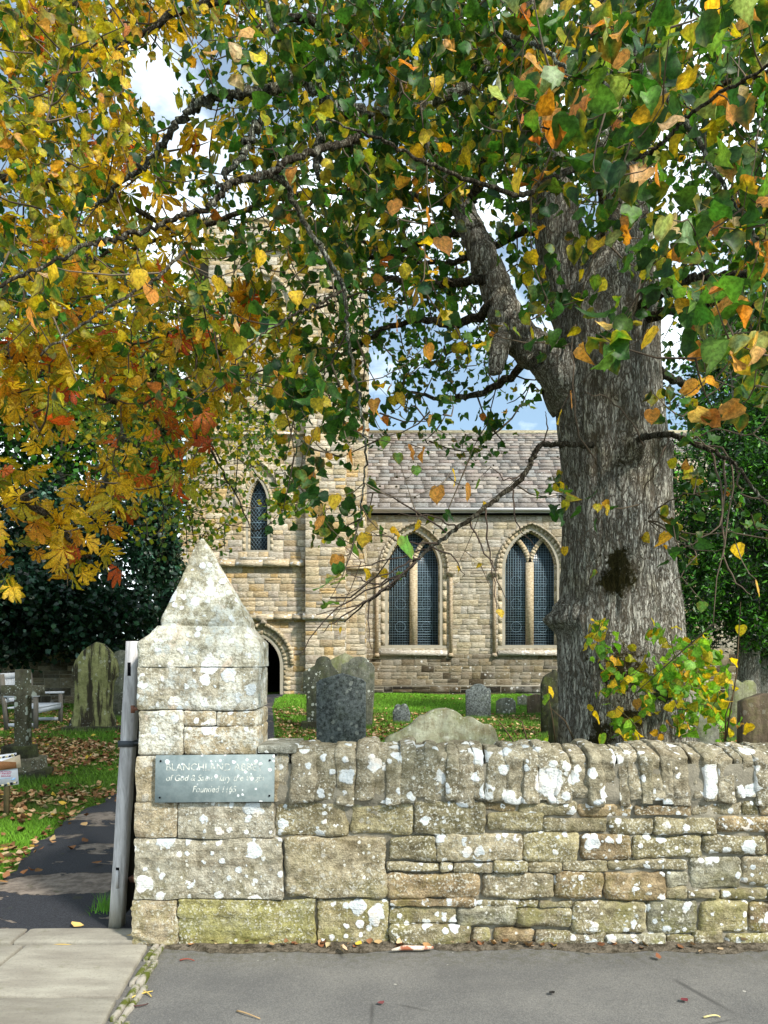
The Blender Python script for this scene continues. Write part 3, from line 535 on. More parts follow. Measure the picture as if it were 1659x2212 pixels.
def courses(mb, mm, x0, x1, z0, z1, y, opens=(), pal=PAL, hr=(.13, .31), wr=(.22, .60), frame=None, cut=None, g=.22):
    """random coursed stones, each a chamfered block standing a little proud of the mortar behind"""
    T = frame or (lambda u, d, z: (u, y+d, z))
    z = z0
    while z < z1-.03:
        hgt = min(rs.uniform(*hr), z1-z); hgt = hgt if z1-(z+hgt) > .07 else z1-z
        segs = [(x0, x1)]
        for o in opens:
            sp = [s_ for s_ in (o.span(z+.01, g), o.span(z+hgt*.5, g), o.span(z+hgt-.01, g)) if s_]
            if sp:
                a, b = min(q[0] for q in sp), max(q[1] for q in sp); new = []
                for (p, q) in segs:
                    if b <= p or a >= q: new.append((p, q)); continue
                    if a-p > .02: new.append((p, a))
                    if q-b > .02: new.append((b, q))
                segs = new
        for (p, q) in segs:
            if cut: p = max(p, cut(z+hgt/2))
            x = p
            while x < q-.01:
                wd = rs.uniform(*wr); wd = q-x if q-(x+wd) < .12 else wd
                sub = 2 if (hgt > .19 and rs.random() < .3) else 1
                for k in range(sub):
                    c = np.array(rs.choice(pal))*rs.uniform(.86, 1.16)*1.08; pr = rs.uniform(.004, .026); e = .008; bv = .012
                    a0, a1 = x+e*.6, x+wd-e*.6; b0, b1 = z+hgt*k/sub+e*.6, z+hgt*(k+1)/sub-e*.6
                    j = [rs.uniform(-.006, .006) for _ in range(8)]
                    o = [(a0+j[0], b0+j[1]), (a1+j[2], b0+j[3]), (a1+j[4], b1+j[5]), (a0+j[6], b1+j[7])]
                    i_ = [(a0+bv+j[0], b0+bv+j[1]), (a1-bv+j[2], b0+bv+j[3]), (a1-bv+j[4], b1-bv+j[5]), (a0+bv+j[6], b1-bv+j[7])]
                    V = [T(u, -pr, v) for u, v in i_]+[T(u, -pr+.010, v) for u, v in o]+[T(u, .015, v) for u, v in o]
                    mb.add(V, [(0, 1, 2, 3), (4, 5, 1, 0), (5, 6, 2, 1), (6, 7, 3, 2), (7, 4, 0, 3), (8, 9, 5, 4), (9, 10, 6, 5), (10, 11, 7, 6), (11, 8, 4, 7)], (*c, 1))
                x += wd
        # mortar face behind
        zz = z
        while zz < z+hgt-1e-4:
            ze = min(zz+.06, z+hgt); seg2 = [(x0, x1)]
            for o in opens:
                sp = o.span((zz+ze)/2, .03)
                if sp: seg2 = [r for (p, q) in seg2 for r in ([(p, q)] if sp[1] <= p or sp[0] >= q else [(p, sp[0]), (sp[1], q)]) if r[1]-r[0] > .001]
            for (p, q) in seg2:
                if cut: p = max(p, cut(z+hgt/2))
                if q > p: mm.add([T(p, 0, zz), T(q, 0, zz), T(q, 0, ze), T(p, 0, ze)], [(0, 1, 2, 3)])
            zz = ze
        z += hgt
def ringstones(mb, inner, outer, y0, y1, pal, per=2, jit=.0):
    """voussoirs / jamb blocks between two outlines with the same number of points"""
    n_ = len(inner); k = 0
    while k < n_-1:
        e = min(k+per, n_-1); c = np.array(rs.choice(pal))*rs.uniform(.9, 1.12); pr = rs.uniform(-.006, .006)
        for q in range(k, e):
            a, b, d, f = inner[q], inner[q+1], outer[q+1], outer[q]
            V = [(a[0], y0+pr, a[1]), (b[0], y0+pr, b[1]), (d[0], y0+pr, d[1]), (f[0], y0+pr, f[1]), (a[0], y1, a[1]), (b[0], y1, b[1]), (d[0], y1, d[1]), (f[0], y1, f[1])]
            mb.add(V, [(0, 1, 2, 3), (0, 4, 5, 1), (3, 2, 6, 7), (0, 3, 7, 4), (1, 5, 6, 2)], (*c, 1))
        k = e
def outline(op, g, nj=7, n=12):
    """jambs subdivided for blocks"""
    a = op.pts(g, n=n, bot=False); zz = np.linspace(op.zb, op.zs, nj, endpoint=False)
    r = np.array([(op.cx+op.a+g, z) for z in zz]); l = np.array([(op.cx-op.a-g, z) for z in zz[::-1]]); return np.vstack([r, a, l])
PD = [(.52, .44, .31), (.56, .49, .36), (.47, .41, .31), (.53, .43, .28)]
church = empty('abbey_church', (-1, 28, 0), 'honey coloured stone abbey church with a square tower and stone slate roof', 'church')
YT = 26.0; YN = 28.5
# --- tower
zT = ZZ(506, YT); xL = XX(425, YT); xR = XX(788, YT)
door = Opening(XX(568, YT), 0.0, ZZ(1437, YT), .57, ZZ(1379, YT)-ZZ(1437, YT))
lan = Opening(XX(557, YT), ZZ(1189, YT), ZZ(1090, YT), .31, ZZ(1036, YT)-ZZ(1090, YT))
bel = Opening(XX(565, YT), ZZ(724, YT), ZZ(655, YT), .66, ZZ(612, YT)-ZZ(655, YT))
bt = MB(); mt = MB()
zb1, zb2 = ZZ(939, YT), ZZ(1222, YT)
def leftcut(z):  # battered, stepped left buttress edge
    return float(np.interp(z, [0, ZZ(1345, YT), ZZ(1340, YT), ZZ(1290, YT), ZZ(1136, YT), ZZ(942, YT), ZZ(938, YT), 30], [XX(285, YT), XX(315, YT), XX(345, YT), XX(361, YT), XX(393, YT), XX(432, YT), XX(450, YT), XX(452, YT)]))
courses(bt, mt, XX(280, YT), XX(661, YT), 0, zT, YT, (door, lan, bel), cut=leftcut)
YB = YT-.38; zBt = ZZ(812, YT)
courses(bt, mt, XX(659.6, YB), XX(746, YB), 0, zBt, YB, (), wr=(.3, .6))                       # right buttress face
fr = lambda X: (lambda u, d, z: (X-d, u, z))
courses(bt, mt, YB, YT+.2, 0, zBt, 0, (), frame=lambda u, d, z: (XX(746, YB)-d, u, z))      # its right flank
courses(bt, mt, XX(740, YT), xR, 0, zT, YT+.1, ())
courses(bt, mt, XX(655, YT), XX(745, YT), zBt, zT, YT+.02, ())
courses(bt, mt, YT+.1, YT+6.2, 0, zT, 0, (), frame=lambda u, d, z: (xR-d, u, z), hr=(.2, .3), wr=(.4, .8))
mt.box(xL-.3, xR-.03, YT+6.0, YT+6.2, 0, zT); mt.box(xL-.4, xL-.3, YT+.05, YT+6.2, 0, zT); mt.box(xL-.3, xR-.03, YT+.4, YT+6.0, zT-.4, zT-.3)
mt.box(XX(659.6, YB)+.01, XX(746, YB)-.01, YB+.02, YT, 0, zBt-.02)
bt.build('tower_stonework', M['church'], church); mt.build('tower_mortar', M['church_mortar'], church)
# parapet merlons
for k, (a, b) in enumerate(((438, 486), (532, 580), (625, 677), (724, 788))):
    m1 = MB(); m2 = MB(); courses(m1, m2, XX(a, YT), XX(b, YT), zT, ZZ(492 if k else 496, YT)+.25, YT+.02, (), hr=(.2, .26))
    z9 = ZZ(492, YT)+.25; m1.box(XX(a-2, YT), XX(b+2, YT), YT-.05, YT+.40, z9, z9+.09, (*PD[0], 1)); m1.box(XX(a, YT)+.01, XX(b, YT)-.01, YT+.03, YT+.35, zT, z9, (.45, .4, .3, 1)); m1.build('merlon', M['church'], church)
# string courses
def course_band(x0, x1, y, py, d=.16, h=.13, name='string_course', mat='dressed', wet=None):
    z = ZZ(py, y); m1 = MB(); x = x0
    while x < x1:
        l = min(rs.uniform(.6, 1.1), x1-x); c = np.array(rs.choice(PD))*rs.uniform(.85, 1.05)
        m1.prism([(y-d, z), (y-d, z+h*.35), (y+.01, z+h), (y+.01, z-.02), (y-d*.5, z-.01)], x+.002, x+l-.002, (*c, 1), axis='x'); x += l
    return m1.build(name, M[mat], church)
course_band(XX(449, YT), XX(661, YT), YT, 541); course_band(XX(655, YT), xR+.08, YT+.05, 541)
course_band(XX(449, YT), XX(661, YT), YT, 812); course_band(XX(655, YT), xR+.06, YT+.05, 812)
course_band(XX(430, YT), XX(659, YT), YT, 941, mat='lichen_sill'); course_band(XX(750, YT), xR+.05, YT+.1, 941)
course_band(XX(470, YT), XX(659, YT), YT, 1224, .20, .30, mat='lichen_sill'); course_band(XX(345, YT), XX(470, YT), YT, 1224, .20, .20); course_band(XX(750, YT), XX(800, YT)+.04, YT+.1, 1230)
course_band(XX(538, YT), XX(659, YT), YT, 1338, .19, .22, mat='lichen_sill'); course_band(XX(659, YB)-.08, XX(746, YB)+.08, YB, 1338, .10, .22, mat='lichen_sill')
course_band(XX(608, YT), XX(659, YT), YT, 1090, .07, .07)
m1 = MB(); m1.prism([(YB-.05, zBt), (YT+.03, zBt+.75), (YT+.03, zBt)], XX(657, YB), XX(748, YB), (*PD[1], 1), axis='x'); m1.build('buttress_weathering', M['dressed'], church)
# door
m1 = MB(); i1 = outline(door, 0); i2 = outline(door, .16); i3 = outline(door, .19); i4 = outline(door, .40)
ringstones(m1, i1, i2, YT+.22, YT+.5, PD, 2); ringstones(m1, i2, i4, YT-.02, YT+.3, PD, 2); m1.build('door_arch', M['dressed'], church)
hm = Opening(door.cx, ZZ(1434, YT), ZZ(1432, YT), .98, ZZ(1352, YT)-ZZ(1432, YT)); m1 = MB(); ringstones(m1, hm.pts(0), hm.pts(.13), YT-.13, YT+.05, PD, 2); m1.build('hood_mould', M['dressed'], church)
mk = MB(); mk.box(XX(556, YT), XX(578, YT), YT-.20, YT, ZZ(1342, YT), ZZ(1330, YT), (.4, .35, .27, 1)); mk.tube([P(563, 1348, YT-.16), P(569, 1342, YT-.2), P(575, 1346, YT-.16)], [.06, .09, .05], 8, (.4, .36, .3, 1)); mk.build('carved_corbel', M['dressed'], church)
m1 = MB(); m1.box(door.cx-1.3, door.cx+1.3, YT+2.6, YT+2.7, 0, 3); m1.box(door.cx-1.3, door.cx-1.2, YT+.4, YT+2.6, 0, 3); m1.box(door.cx+1.2, door.cx+1.3, YT+.4, YT+2.6, 0, 3); m1.box(door.cx-1.3, door.cx+1.3, YT+.4, YT+2.6, 3, 3.1); m1.build('porch_interior', M['void'], church)
# lancet window
def leads(mb, op, y, pitch, diag=False, circ=(), wd=.009):
    if diag:
        for s in (-1, 1):
            for k in np.arange(-40, 40):
                pts = []
                for t in np.linspace(-8, 8, 800):
                    x = t; z = s*t*1.35+k*pitch*1.9+op.zb; sp = op.span(z, -.01) if z > op.zb else None
                    if sp and sp[0] < op.cx+x < sp[1]: pts.append((op.cx+x, z))
                if len(pts) > 2: mb.bar((pts[0][0], y, pts[0][1]), (pts[-1][0], y, pts[-1][1]), wd, .008)
        for z in np.arange(op.zb+.5, op.zs+op.h, .52):
            sp = op.span(z); mb.bar((sp[0], y-.01, z), (sp[1], y-.01, z), .018, .012) if sp else None
        return
    x = op.cx-op.a+pitch/2
    while x < op.cx+op.a:
        zt_ = op.zb
        for z in np.arange(op.zb, op.zs+op.h, .03):
            sp = op.span(z)
            if sp and sp[0] < x < sp[1]: zt_ = z
        if zt_ > op.zb+.1: mb.bar((x, y, op.zb), (x, y, zt_), wd, .008)
        x += pitch
    z = op.zb+pitch*.5; q = 0
    while z < op.zs+op.h:
        sp = op.span(z)
        if sp and sp[1]-sp[0] > .03: mb.bar((sp[0], y, z), (sp[1], y, z), wd*(1.6 if q % 5 == 4 else 1), .008)
        z += pitch; q += 1
    for (dz, r) in circ:
        t = np.linspace(0, 2*PI, 17); mb.tube([(op.cx+r*math.cos(a), y-.004, op.zb+dz+r*math.sin(a)) for a in t], .006, 4)
        mb.tube([(op.cx+r*math.cos(a), y-.004, op.zb+dz+r*math.sin(a)) for a in np.linspace(0, 2*PI, 5)], .006, 4)
m1 = MB(); ringstones(m1, outline(lan, 0), outline(lan, .12), YT+.12, YT+.4, PD, 2); ringstones(m1, outline(lan, .12), outline(lan, .24), YT-.01, YT+.2, PD, 2); w1 = m1.build('window', M['dressed'], church)
m1 = MB(); m1.prism(lan.pts(.02), YT+.28, YT+.30); m1.build('glass', M['glass'], w1); m1 = MB(); leads(m1, lan, YT+.268, .085, True); m1.build('leading', M['lead'], w1)
m1 = MB(); hm = Opening(lan.cx, ZZ(1090, YT), ZZ(1070, YT), .70, ZZ(998, YT)-ZZ(1070, YT)); ringstones(m1, hm.pts(0), hm.pts(.10), YT-.10, YT+.02, PD, 2); m1.build('hood_mould', M['dressed'], w1)
m1 = MB(); m1.prism([(YT+.28, lan.zb), (YT-.06, lan.zb-.26), (YT-.06, lan.zb-.36), (YT+.28, lan.zb-.36)], lan.cx-.62, lan.cx+.62, (.50, .47, .40, 1), axis='x'); m1.build('sill', M['lichen_sill'], w1)
# belfry
m1 = MB(); ringstones(m1, outline(bel, 0), outline(bel, .2), YT-.01, YT+.4, PD, 2); hm = Opening(bel.cx, bel.zs-.1, bel.zs, .95, bel.h+.26); ringstones(m1, hm.pts(0), hm.pts(.11), YT-.10, YT+.02, PD, 2)
m1.box(bel.cx-.07, bel.cx+.07, YT+.08, YT+.3, bel.zb, bel.zs+.05, (*PD[1], 1)); w2 = m1.build('belfry_window', M['dressed'], church)
m1 = MB()
for z in np.arange(bel.zb+.05, bel.zs+bel.h*.35, .13): sp = bel.span(z); m1.prism([(YT+.16, z), (YT+.30, z+.10), (YT+.33, z+.10), (YT+.19, z)], sp[0], sp[1], (.55, .5, .4, 1), axis='x')
m1.build('louvres', M['dressed'], w2); m1 = MB(); m1.prism(bel.pts(.03), YT+.34, YT+.36); m1.build('void', M['void'], w2)
m1 = MB(); zq = bel.zs+bel.h*.45; q = Opening(bel.cx, bel.zs+bel.h*.42, bel.zs+bel.h*.42, bel.a*.78, bel.h*.5); m1.prism(q.pts(0, bot=False), YT+.14, YT+.2, (.55, .5, .42, 1)); m1.build('tracery_head', M['dressed'], w2)
# --- nave
xN0, xN1 = xR-.05, XX(1640, YN); zE = ZZ(1103, YN)
wins = [Opening(XX(c_, YN), ZZ(1394, YN), ZZ(1228, YN), .97, ZZ(1148, YN)-ZZ(1228, YN)) for c_ in (894, 1147, 1400)]
bn = MB(); mn = MB(); zP = ZZ(1488, YN); zS = ZZ(1413, YN)
courses(bn, mn, xN0, xN1, zS, zE, YN, wins, PALN, (.17, .31), (.24, .62), g=.30)
bpl = MB(); courses(bpl, mn, xN0, xN1, zP+.1, zS, YN-.02, (), PALN+PALD[4:], (.2, .3), (.3, .62))
courses(bpl, mn, xN0, xN1, zP-.13, zP+.1, YN-.10, (), PALD[:3]+[(.05, .045, .04)], (.22, .24), (.35, .75)); courses(bpl, mn, xN0, xN1, -.1, zP-.13, YN-.06, (), PALD[1:]+PALN[:2], (.2, .3), (.3, .7))
mn.prism([(YN-.10, zP+.1), (YN-.02, zP+.16), (YN, zP+.1)], xN0, xN1, axis='x'); bn.build('nave_stonework', M['church'], church); bpl.build('plinth', M['plinth'], church); mn.build('nave_mortar', M['church_mortar'], church)
for wi, op in enumerate(wins):
    m1 = MB(); ringstones(m1, outline(op, 0), outline(op, .14), YN+.16, YN+.45, PD, 2); ringstones(m1, outline(op, .14), outline(op, .31), YN-.012, YN+.25, PD, 4); wn_ = m1.build('window', M['dressed'], church)
    m1 = MB(); m1.prism(op.pts(.03), YN+.36, YN+.38); m1.build('glass', M['glass'], wn_)
    Rr = (op.a**2+op.h**2)/(2*op.a); m1 = MB(); yt = YN+.22; b_ = .15
    m1.prism([(op.cx-b_, yt), (op.cx-.03, yt-.07), (op.cx+.03, yt-.07), (op.cx+b_, yt), (op.cx+b_, yt+.15), (op.cx-b_, yt+.15)], op.zb, op.zs+.26, (*PD[0], 1), axis='z')
    tm = math.acos(1-op.a/(2*Rr)); tt = np.linspace(0, tm*1.06, 12)
    for s in (-1, 1):
        ctr = [(op.cx+s*(-Rr+Rr*math.cos(t)), op.zs+.02+Rr*math.sin(t)) for t in tt]
        for a_, b2 in zip(ctr[:-1], ctr[1:]): m1.bar((a_[0], yt+.06, a_[1]), (b2[0], yt+.06, b2[1]), .17, .17, (*PD[rs.randrange(4)], 1))
    m1.build('tracery', M['dressed'], wn_)
    m1 = MB()
    leads(m1, op, YN+.345, .098, wd=.011)
    for s in (-1, 1):
        sub = Opening(op.cx+s*op.a*.53, op.zb, op.zs, .37, 1.0)
        for dz in (.72, 1.62, 2.5):
            for rr_ in (.20,):
                t = np.linspace(0, 2*PI, 17); m1.tube([(sub.cx+rr_*math.cos(a), YN+.335, op.zb+dz+rr_*math.sin(a)) for a in t], .0045, 4)
            0 and m1.tube([(sub.cx+.17*math.cos(a), YN+.333, op.zb+dz+.17*math.sin(a)) for a in np.linspace(0, 2*PI, 5)], .009, 4)
    m1.build('leading', M['lead'], wn_)
    m1 = MB(); hm = Opening(op.cx, ZZ(1240, YN), ZZ(1228, YN), 1.27, ZZ(1133, YN)-ZZ(1228, YN)); ringstones(m1, hm.pts(0), hm.pts(.07), YN-.13, YN+.02, [(.36, .31, .23), (.40, .35, .27)], 2); m1.build('hood_mould', M['dressed'], wn_)
    for s in (-1, 1):
        xs_ = op.cx+s*1.42; m1 = MB(); m1.tube([(xs_, YN-.08, ZZ(1412, YN)), (xs_, YN-.08, ZZ(1240, YN))], .065, 10, (.44, .36, .26, 1)); m1.build('shaft', M['dressed'], wn_, smooth=False)
        m1 = MB(); m1.tube([(xs_, YN-.08, ZZ(1248, YN)), (xs_, YN-.08, ZZ(1243, YN)), (xs_, YN-.08, ZZ(1240, YN)), (xs_, YN-.08, ZZ(1236, YN))], [.07, .10, .17, .18], 12, (.40, .35, .27, 1)); m1.build('capital', M['dressed'], wn_)
        m1 = MB(); m1.tube([(xs_, YN-.08, ZZ(1418, YN)), (xs_, YN-.08, ZZ(1411, YN))], [.12, .08], 10, (.44, .36, .26, 1)); m1.build('shaft_base', M['dressed'], wn_)
    m1 = MB(); m1.prism([(YN+.36, op.zb), (YN-.16, ZZ(1409, YN)), (YN-.16, ZZ(1416, YN)), (YN+.36, ZZ(1416, YN))], op.cx-1.28, op.cx+1.28, (.50, .47, .42, 1), axis='x'); m1.build('sill', M['lichen_sill'], wn_)
# roof of graduated stone slates
sl = 1.19; ez = ZZ(1096, 28.3); ey = 28.3; ridge_y = 31.55; L_ = (ridge_y-ey)*math.hypot(1, sl); dr = np.array((0, 1, sl))/math.hypot(1, sl); nr = np.array((0, -sl, 1))/math.hypot(1, sl)
m1 = MB(); p0 = 0; k = 0; base_ = np.array((0, ey, ez))
while p0 < L_:
    e = .30-.15*(p0/L_); x = xN0-.02*k % .3
    while x < xN1+.2:
        wd = rs.uniform(.4, .95)*(1-.35*p0/L_); g = rs.uniform(.98, 1.24); c = np.array(rs.choice([(.25, .24, .24), (.29, .275, .27), (.22, .205, .20), (.33, .305, .285), (.23, .235, .24), (.27, .235, .225)]))*g; th = rs.uniform(.016, .03)
        a = base_+dr*(p0-.04); b = base_+dr*(p0+e+.03); t0 = .05+th; V = []
        for xx in (x+.004, x+wd-.004):
            V += [a+nr*(.03), a+nr*(.03+th+rs.uniform(0, .006)), b+nr*(.0+th*.3), b+nr*(-.01)]; V[-4:] = [np.array((xx, q[1], q[2])) for q in V[-4:]]
        m1.add(V, [(0, 1, 5, 4), (1, 2, 6, 5), (0, 3, 2, 1), (4, 5, 6, 7)], (*c, 1)); x += wd
    p0 += e; k += 1
m1.build('roof', M['slab_roof'], church)
m1 = MB(); rz = ez+sl*(ridge_y-ey); m1.prism([(ridge_y-.16, rz-.13), (ridge_y, rz+.09), (ridge_y+.16, rz-.13)], xN0, xN1+.2, (.38, .35, .25, 1), axis='x')
m1.add([(xN0, ridge_y, rz-.02), (xN1+.2, ridge_y, rz-.02), (xN1+.2, ridge_y+3.3, ez-.1), (xN0, ridge_y+3.3, ez-.1)], [(0, 1, 2, 3)], (.25, .23, .21, 1)); m1.add([(xN0, ey+.05, ez-.05), (xN1+.2, ey+.05, ez-.05), (xN1+.2, ridge_y, rz-.07), (xN0, ridge_y, rz-.07)], [(0, 1, 2, 3)], (.03, .03, .03, 1)); m1.box(xN1, xN1+.1, YN+.05, 34, 0, ez, (.4, .36, .28, 1)); m1.box(xN0, xN1, 33.9, 34, 0, ez, (.4, .36, .28, 1)); m1.build('ridge', M['slab_roof'], church)
m1 = MB(); m1.tube([(xN0, 28.22, ZZ(1100, 28.22)), (xN1+.2, 28.22, ZZ(1101, 28.22))], .062, 10); m1.box(xN0, xN1, 28.28, 28.5, ZZ(1104, 28.2)-.05, ZZ(1098, 28.2)); g_ = m1.build('gutter', M['gutter'], church)
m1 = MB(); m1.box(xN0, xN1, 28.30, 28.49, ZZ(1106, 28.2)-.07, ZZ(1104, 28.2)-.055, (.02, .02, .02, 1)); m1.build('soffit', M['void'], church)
m1 = MB(); m1.tube([(xR+.09, 26.9, 0), (xR+.09, 26.9, ZZ(800, 26.9))], .05, 8); 
m = Mat('roof_moss', 1, 0); m.base((.035, .032, .018)); M['rmoss'] = m.m; m1 = MB()
for k in range(46):
    x = rs.uniform(XX(960, 29), xN1) if k < 38 else rs.uniform(xN0, XX(960, 29)); p_ = rs.uniform(.3, 3.2); c_ = base_+dr*p_+nr*.05; c_[0] = x; r_ = rs.uniform(.03, .07)
    m1 = MB(); m1.tube([c_-nr*.03, c_+nr*r_*.5], [r_, r_*.6], 7); m1.build('moss_tuft', M['rmoss'], church)
# transept gable glimpsed right of the lime trunk
YX = 26.6; m1 = MB(); m2 = MB(); courses(m1, m2, XX(1452, YX), XX(1530, YX), 0, ZZ(985, YX), YX, (), PALN+PAL); m1.box(XX(1448, YX), XX(1534, YX), YX-.08, YX+.5, ZZ(985, YX), ZZ(979, YX), (.5, .44, .3, 1)); m1.box(XX(1452, YX)+.03, XX(1530, YX)-.03, YX+.03, YN, 0, ZZ(985, YX)-.02, (.4, .36, .28, 1)); m1.build('transept_stonework', M['church'], church); m2.build('transept_mortar', M['church_mortar'], church)
# ------------------------------------------------------------------ gravestones
def grave_mat(name, c1, c2, lich, green, streak=.0, sc=1.0):
    m = Mat(name, .9, .2); n = m.noise(9*sc, 6, .7); n2 = m.noise(38*sc, 4, .7); c = m.mix(m.ramp(n, .32, .68), c1, c2); c = m.mix(m.math('MULTIPLY', m.ramp(n2, .52, .66), .5), c, m.mix(1, c, (.35, .33, .3), 'MULTIPLY'))
    c = m.mix(m.math('MULTIPLY', m.ramp(m.noise(4, 5, .7), .45, .65), green), c, (.16, .19, .045))
    st = m.noise(9, 5, .65, m.scale((1, 1, .13))); c = m.mix(m.math('MULTIPLY', m.ramp(st, .44, .56), streak), c, (.035, .03, .018))
    s1, k = m.spots(13, .0, .5, 4, .5); s1 = m.math('MULTIPLY', s1, m.ramp(m.noise(3, 3), .45, .52)) if lich < 1 else s1; c = m.mix(m.math('MULTIPLY', s1, lich), c, (.62, .64, .56))
    s2, k = m.spots(40, .0, .42, 6, .5); c = m.mix(m.math('MULTIPLY', m.math('MULTIPLY', s2, m.ramp(m.noise(5, 3), .48-.2*(lich > 1), .56-.2*(lich > 1))), min(1, lich*.9)), c, (.50, .53, .46))
    m.base(c); return m.nrm(m.bump(n2, .006, prev=m.bump(n, .01))).m
G = {'granite': grave_mat('mottled_grey_stone', (.03, .035, .033), (.20, .225, .22), .3, .08, 0, 2.6), 'grey': grave_mat('lichened_grey_stone', (.10, .105, .08), (.24, .24, .19), .8, .3, .3),
     'pale': grave_mat('pale_green_stone', (.17, .17, .10), (.30, .30, .19), .1, .6, .35), 'streak': grave_mat('streaked_stone', (.17, .175, .07), (.30, .30, .13), .3, .2, 1.0),
     'buff': grave_mat('buff_lichen_stone', (.20, .175, .105), (.40, .42, .31), .55, .35, .25), 'brown': grave_mat('brown_stone', (.10, .07, .045), (.17, .125, .085), .1, .25, .5), 'dark': grave_mat('dark_mossy_stone', (.022, .024, .014), (.06, .06, .035), .12, .35, .4),
     'slate': grave_mat('dark_lichened_stone', (.055, .06, .045), (.13, .135, .10), .9, .25, .4), 'cross': grave_mat('lichen_blotched_stone', (.10, .085, .055), (.22, .20, .14), 1.4, .2, .2)}
TUFT = []
def headstone(pts, Y, mat, label, group='headstones in the churchyard', th=.10, base_py=None, yaw=0, plinth=None, lean=0, dress=None):
    """outline in survey pixels, stood at its real distance Y on the ground"""
    o = [(XX(a, Y), ZZ(b, Y)) for a, b in pts]; cx = sum(p[0] for p in o)/len(o); g = float(gh(cx, Y))
    root = empty('headstone', (cx, Y, g), label, 'gravestone', group); TUFT.append((cx, Y, (max(q[0] for q in o)-min(q[0] for q in o))/2))
    xs_ = [p[0] for p in o]; lo = min(p[1] for p in o)
    mb = MB(); mb.prism([(p[0]-cx, (p[1]-g) if p[1] > lo+.03 else -.05) for p in o], -th*.3, th*.7, (.2, .2, .2, 1), bevel=.012)
    V = mb.v[0]; V[:, 1] += V[:, 2]*lean; cs, sn = math.cos(yaw), math.sin(yaw); x_, y_ = V[:, 0].copy(), V[:, 1].copy(); V[:, 0] = x_*cs-y_*sn+cx; V[:, 1] = x_*sn+y_*cs+Y; V[:, 2] += g
    mb.build('slab', G[mat], root)
    if plinth:
        hw, hh = plinth; mb = MB(); superbox(mb, cx-hw, cx+hw, Y-.16, Y+.22, g-.1, g+hh, .02, (.1, .1, .08, 1), 14, .008, cx); mb.build('plinth', G['dark'], root, smooth=True)
    return root
def arc(cx, cy, rx, ry, a0, a1, n=9): return [(cx+rx*math.cos(R(a)), cy-ry*math.sin(R(a))) for a in np.linspace(a0, a1, n)]
headstone([(684, 1683), (684, 1474), (692, 1468), (738, 1454), (783, 1467), (790, 1474), (790, 1683)], 9.5, 'granite', 'tall mottled dark grey headstone with a shallow pointed top, nearest of the cluster', th=.12)
headstone([(662, 1560), (662, 1500), (655, 1495), (655, 1452), (664, 1447), (680, 1437)]+arc(699, 1434, 18, 17, 150, 30)+[(718, 1437), (731, 1452), (732, 1495), (725, 1500), (725, 1560)], 15.6, 'slate', 'grey headstone with a round knob top and mossy plinth, left in the cluster', plinth=(.42, .2), yaw=.1)
headstone([(712, 1560), (712, 1426), (745, 1410), (781, 1428), (781, 1560)], 18.0, 'pale', 'pale green headstone with a gabled top, farthest back in the cluster')
headstone([(738, 1566), (736, 1500), (737, 1436), (748, 1431)]+arc(775, 1436, 24, 18, 165, 15)+[(803, 1432), (809, 1442), (808, 1500), (803, 1566)], 16.6, 'grey', 'grey lichened headstone with a broad curved top, right in the cluster', yaw=-.15)
headstone([(849, 1562), (848, 1538), (851, 1531)]+arc(860, 1531, 8, 10, 150, 30, 5)+arc(873, 1530, 9, 10, 150, 20, 5)+[(886, 1540), (887, 1562)], 17.8, 'granite', 'very small grey headstone with a twin lobed top, alone on the leafy grass', th=.14)
headstone([(831, 1790), (831, 1598), (842, 1590), (860, 1583), (878, 1573), (889, 1565), (897, 1556), (909, 1546)]+arc(958, 1561, 46, 30, 150, 25, 11)+[(1004, 1552), (1012, 1549), (1024, 1551), (1036, 1559), (1047, 1566), (1062, 1567), (1070, 1575), (1075, 1590), (1078, 1600), (1078, 1790)], 6.0, 'buff', 'broad buff headstone with curved shoulders rising just behind the wall coping', th=.12, lean=.04)
headstone([(1007, 1552), (1006, 1492), (1013, 1488)]+arc(1034, 1494, 20, 17, 165, 20)+[(1057, 1486), (1060, 1492), (1060, 1552)], 18.9, 'granite', 'upright blue grey headstone with a rounded top near the nave wall', th=.14)
headstone([(1072, 1543), (1072, 1515), (1080, 1509), (1094, 1507), (1108, 1509), (1114, 1517), (1114, 1543)], 20.2, 'grey', 'low square grey headstone between the blue grey stone and the brown one')
headstone([(1118, 1527), (1118, 1505), (1124, 1505), (1131, 1499), (1139, 1504), (1142, 1508), (1142, 1527)], 23.6, 'grey', 'tiny pale headstone hard against the nave wall, left of the brown slab')
headstone([(1139, 1544), (1139, 1505), (1147, 1502), (1158, 1499), (1171, 1501), (1171, 1544)], 20.0, 'brown', 'plain brown headstone with a wavy top, left of the black one beside the lime trunk')
headstone([(1170, 1584), (1169, 1480), (1175, 1462), (1187, 1454), (1193, 1452), (1195, 1446), (1201, 1446), (1203, 1452), (1214, 1456), (1222, 1470), (1226, 1584)], 15.0, 'dark', 'tall nearly black headstone with a small finial beside the lime trunk', th=.14)
headstone([(1192, 1640), (1190, 1560), (1194, 1532), (1204, 1522), (1218, 1518), (1232, 1530), (1238, 1640)], 11.0, 'dark', 'rough dark boulder like stone tucked against the foot of the lime trunk', th=.3)
headstone([(1573, 1580), (1573, 1475), (1580, 1469), (1592, 1468), (1604, 1476), (1614, 1469), (1626, 1470), (1633, 1480), (1634, 1580)], 14.0, 'pale', 'greenish headstone with a twin arched top behind the brown one at the right')
headstone([(1598, 1720), (1600, 1516), (1612, 1510), (1628, 1505), (1645, 1498), (1670, 1498), (1690, 1506), (1704, 1516), (1706, 1720)], 8.8, 'brown', 'big brown headstone with mossy top edge at the right end of the churchyard', th=.14)
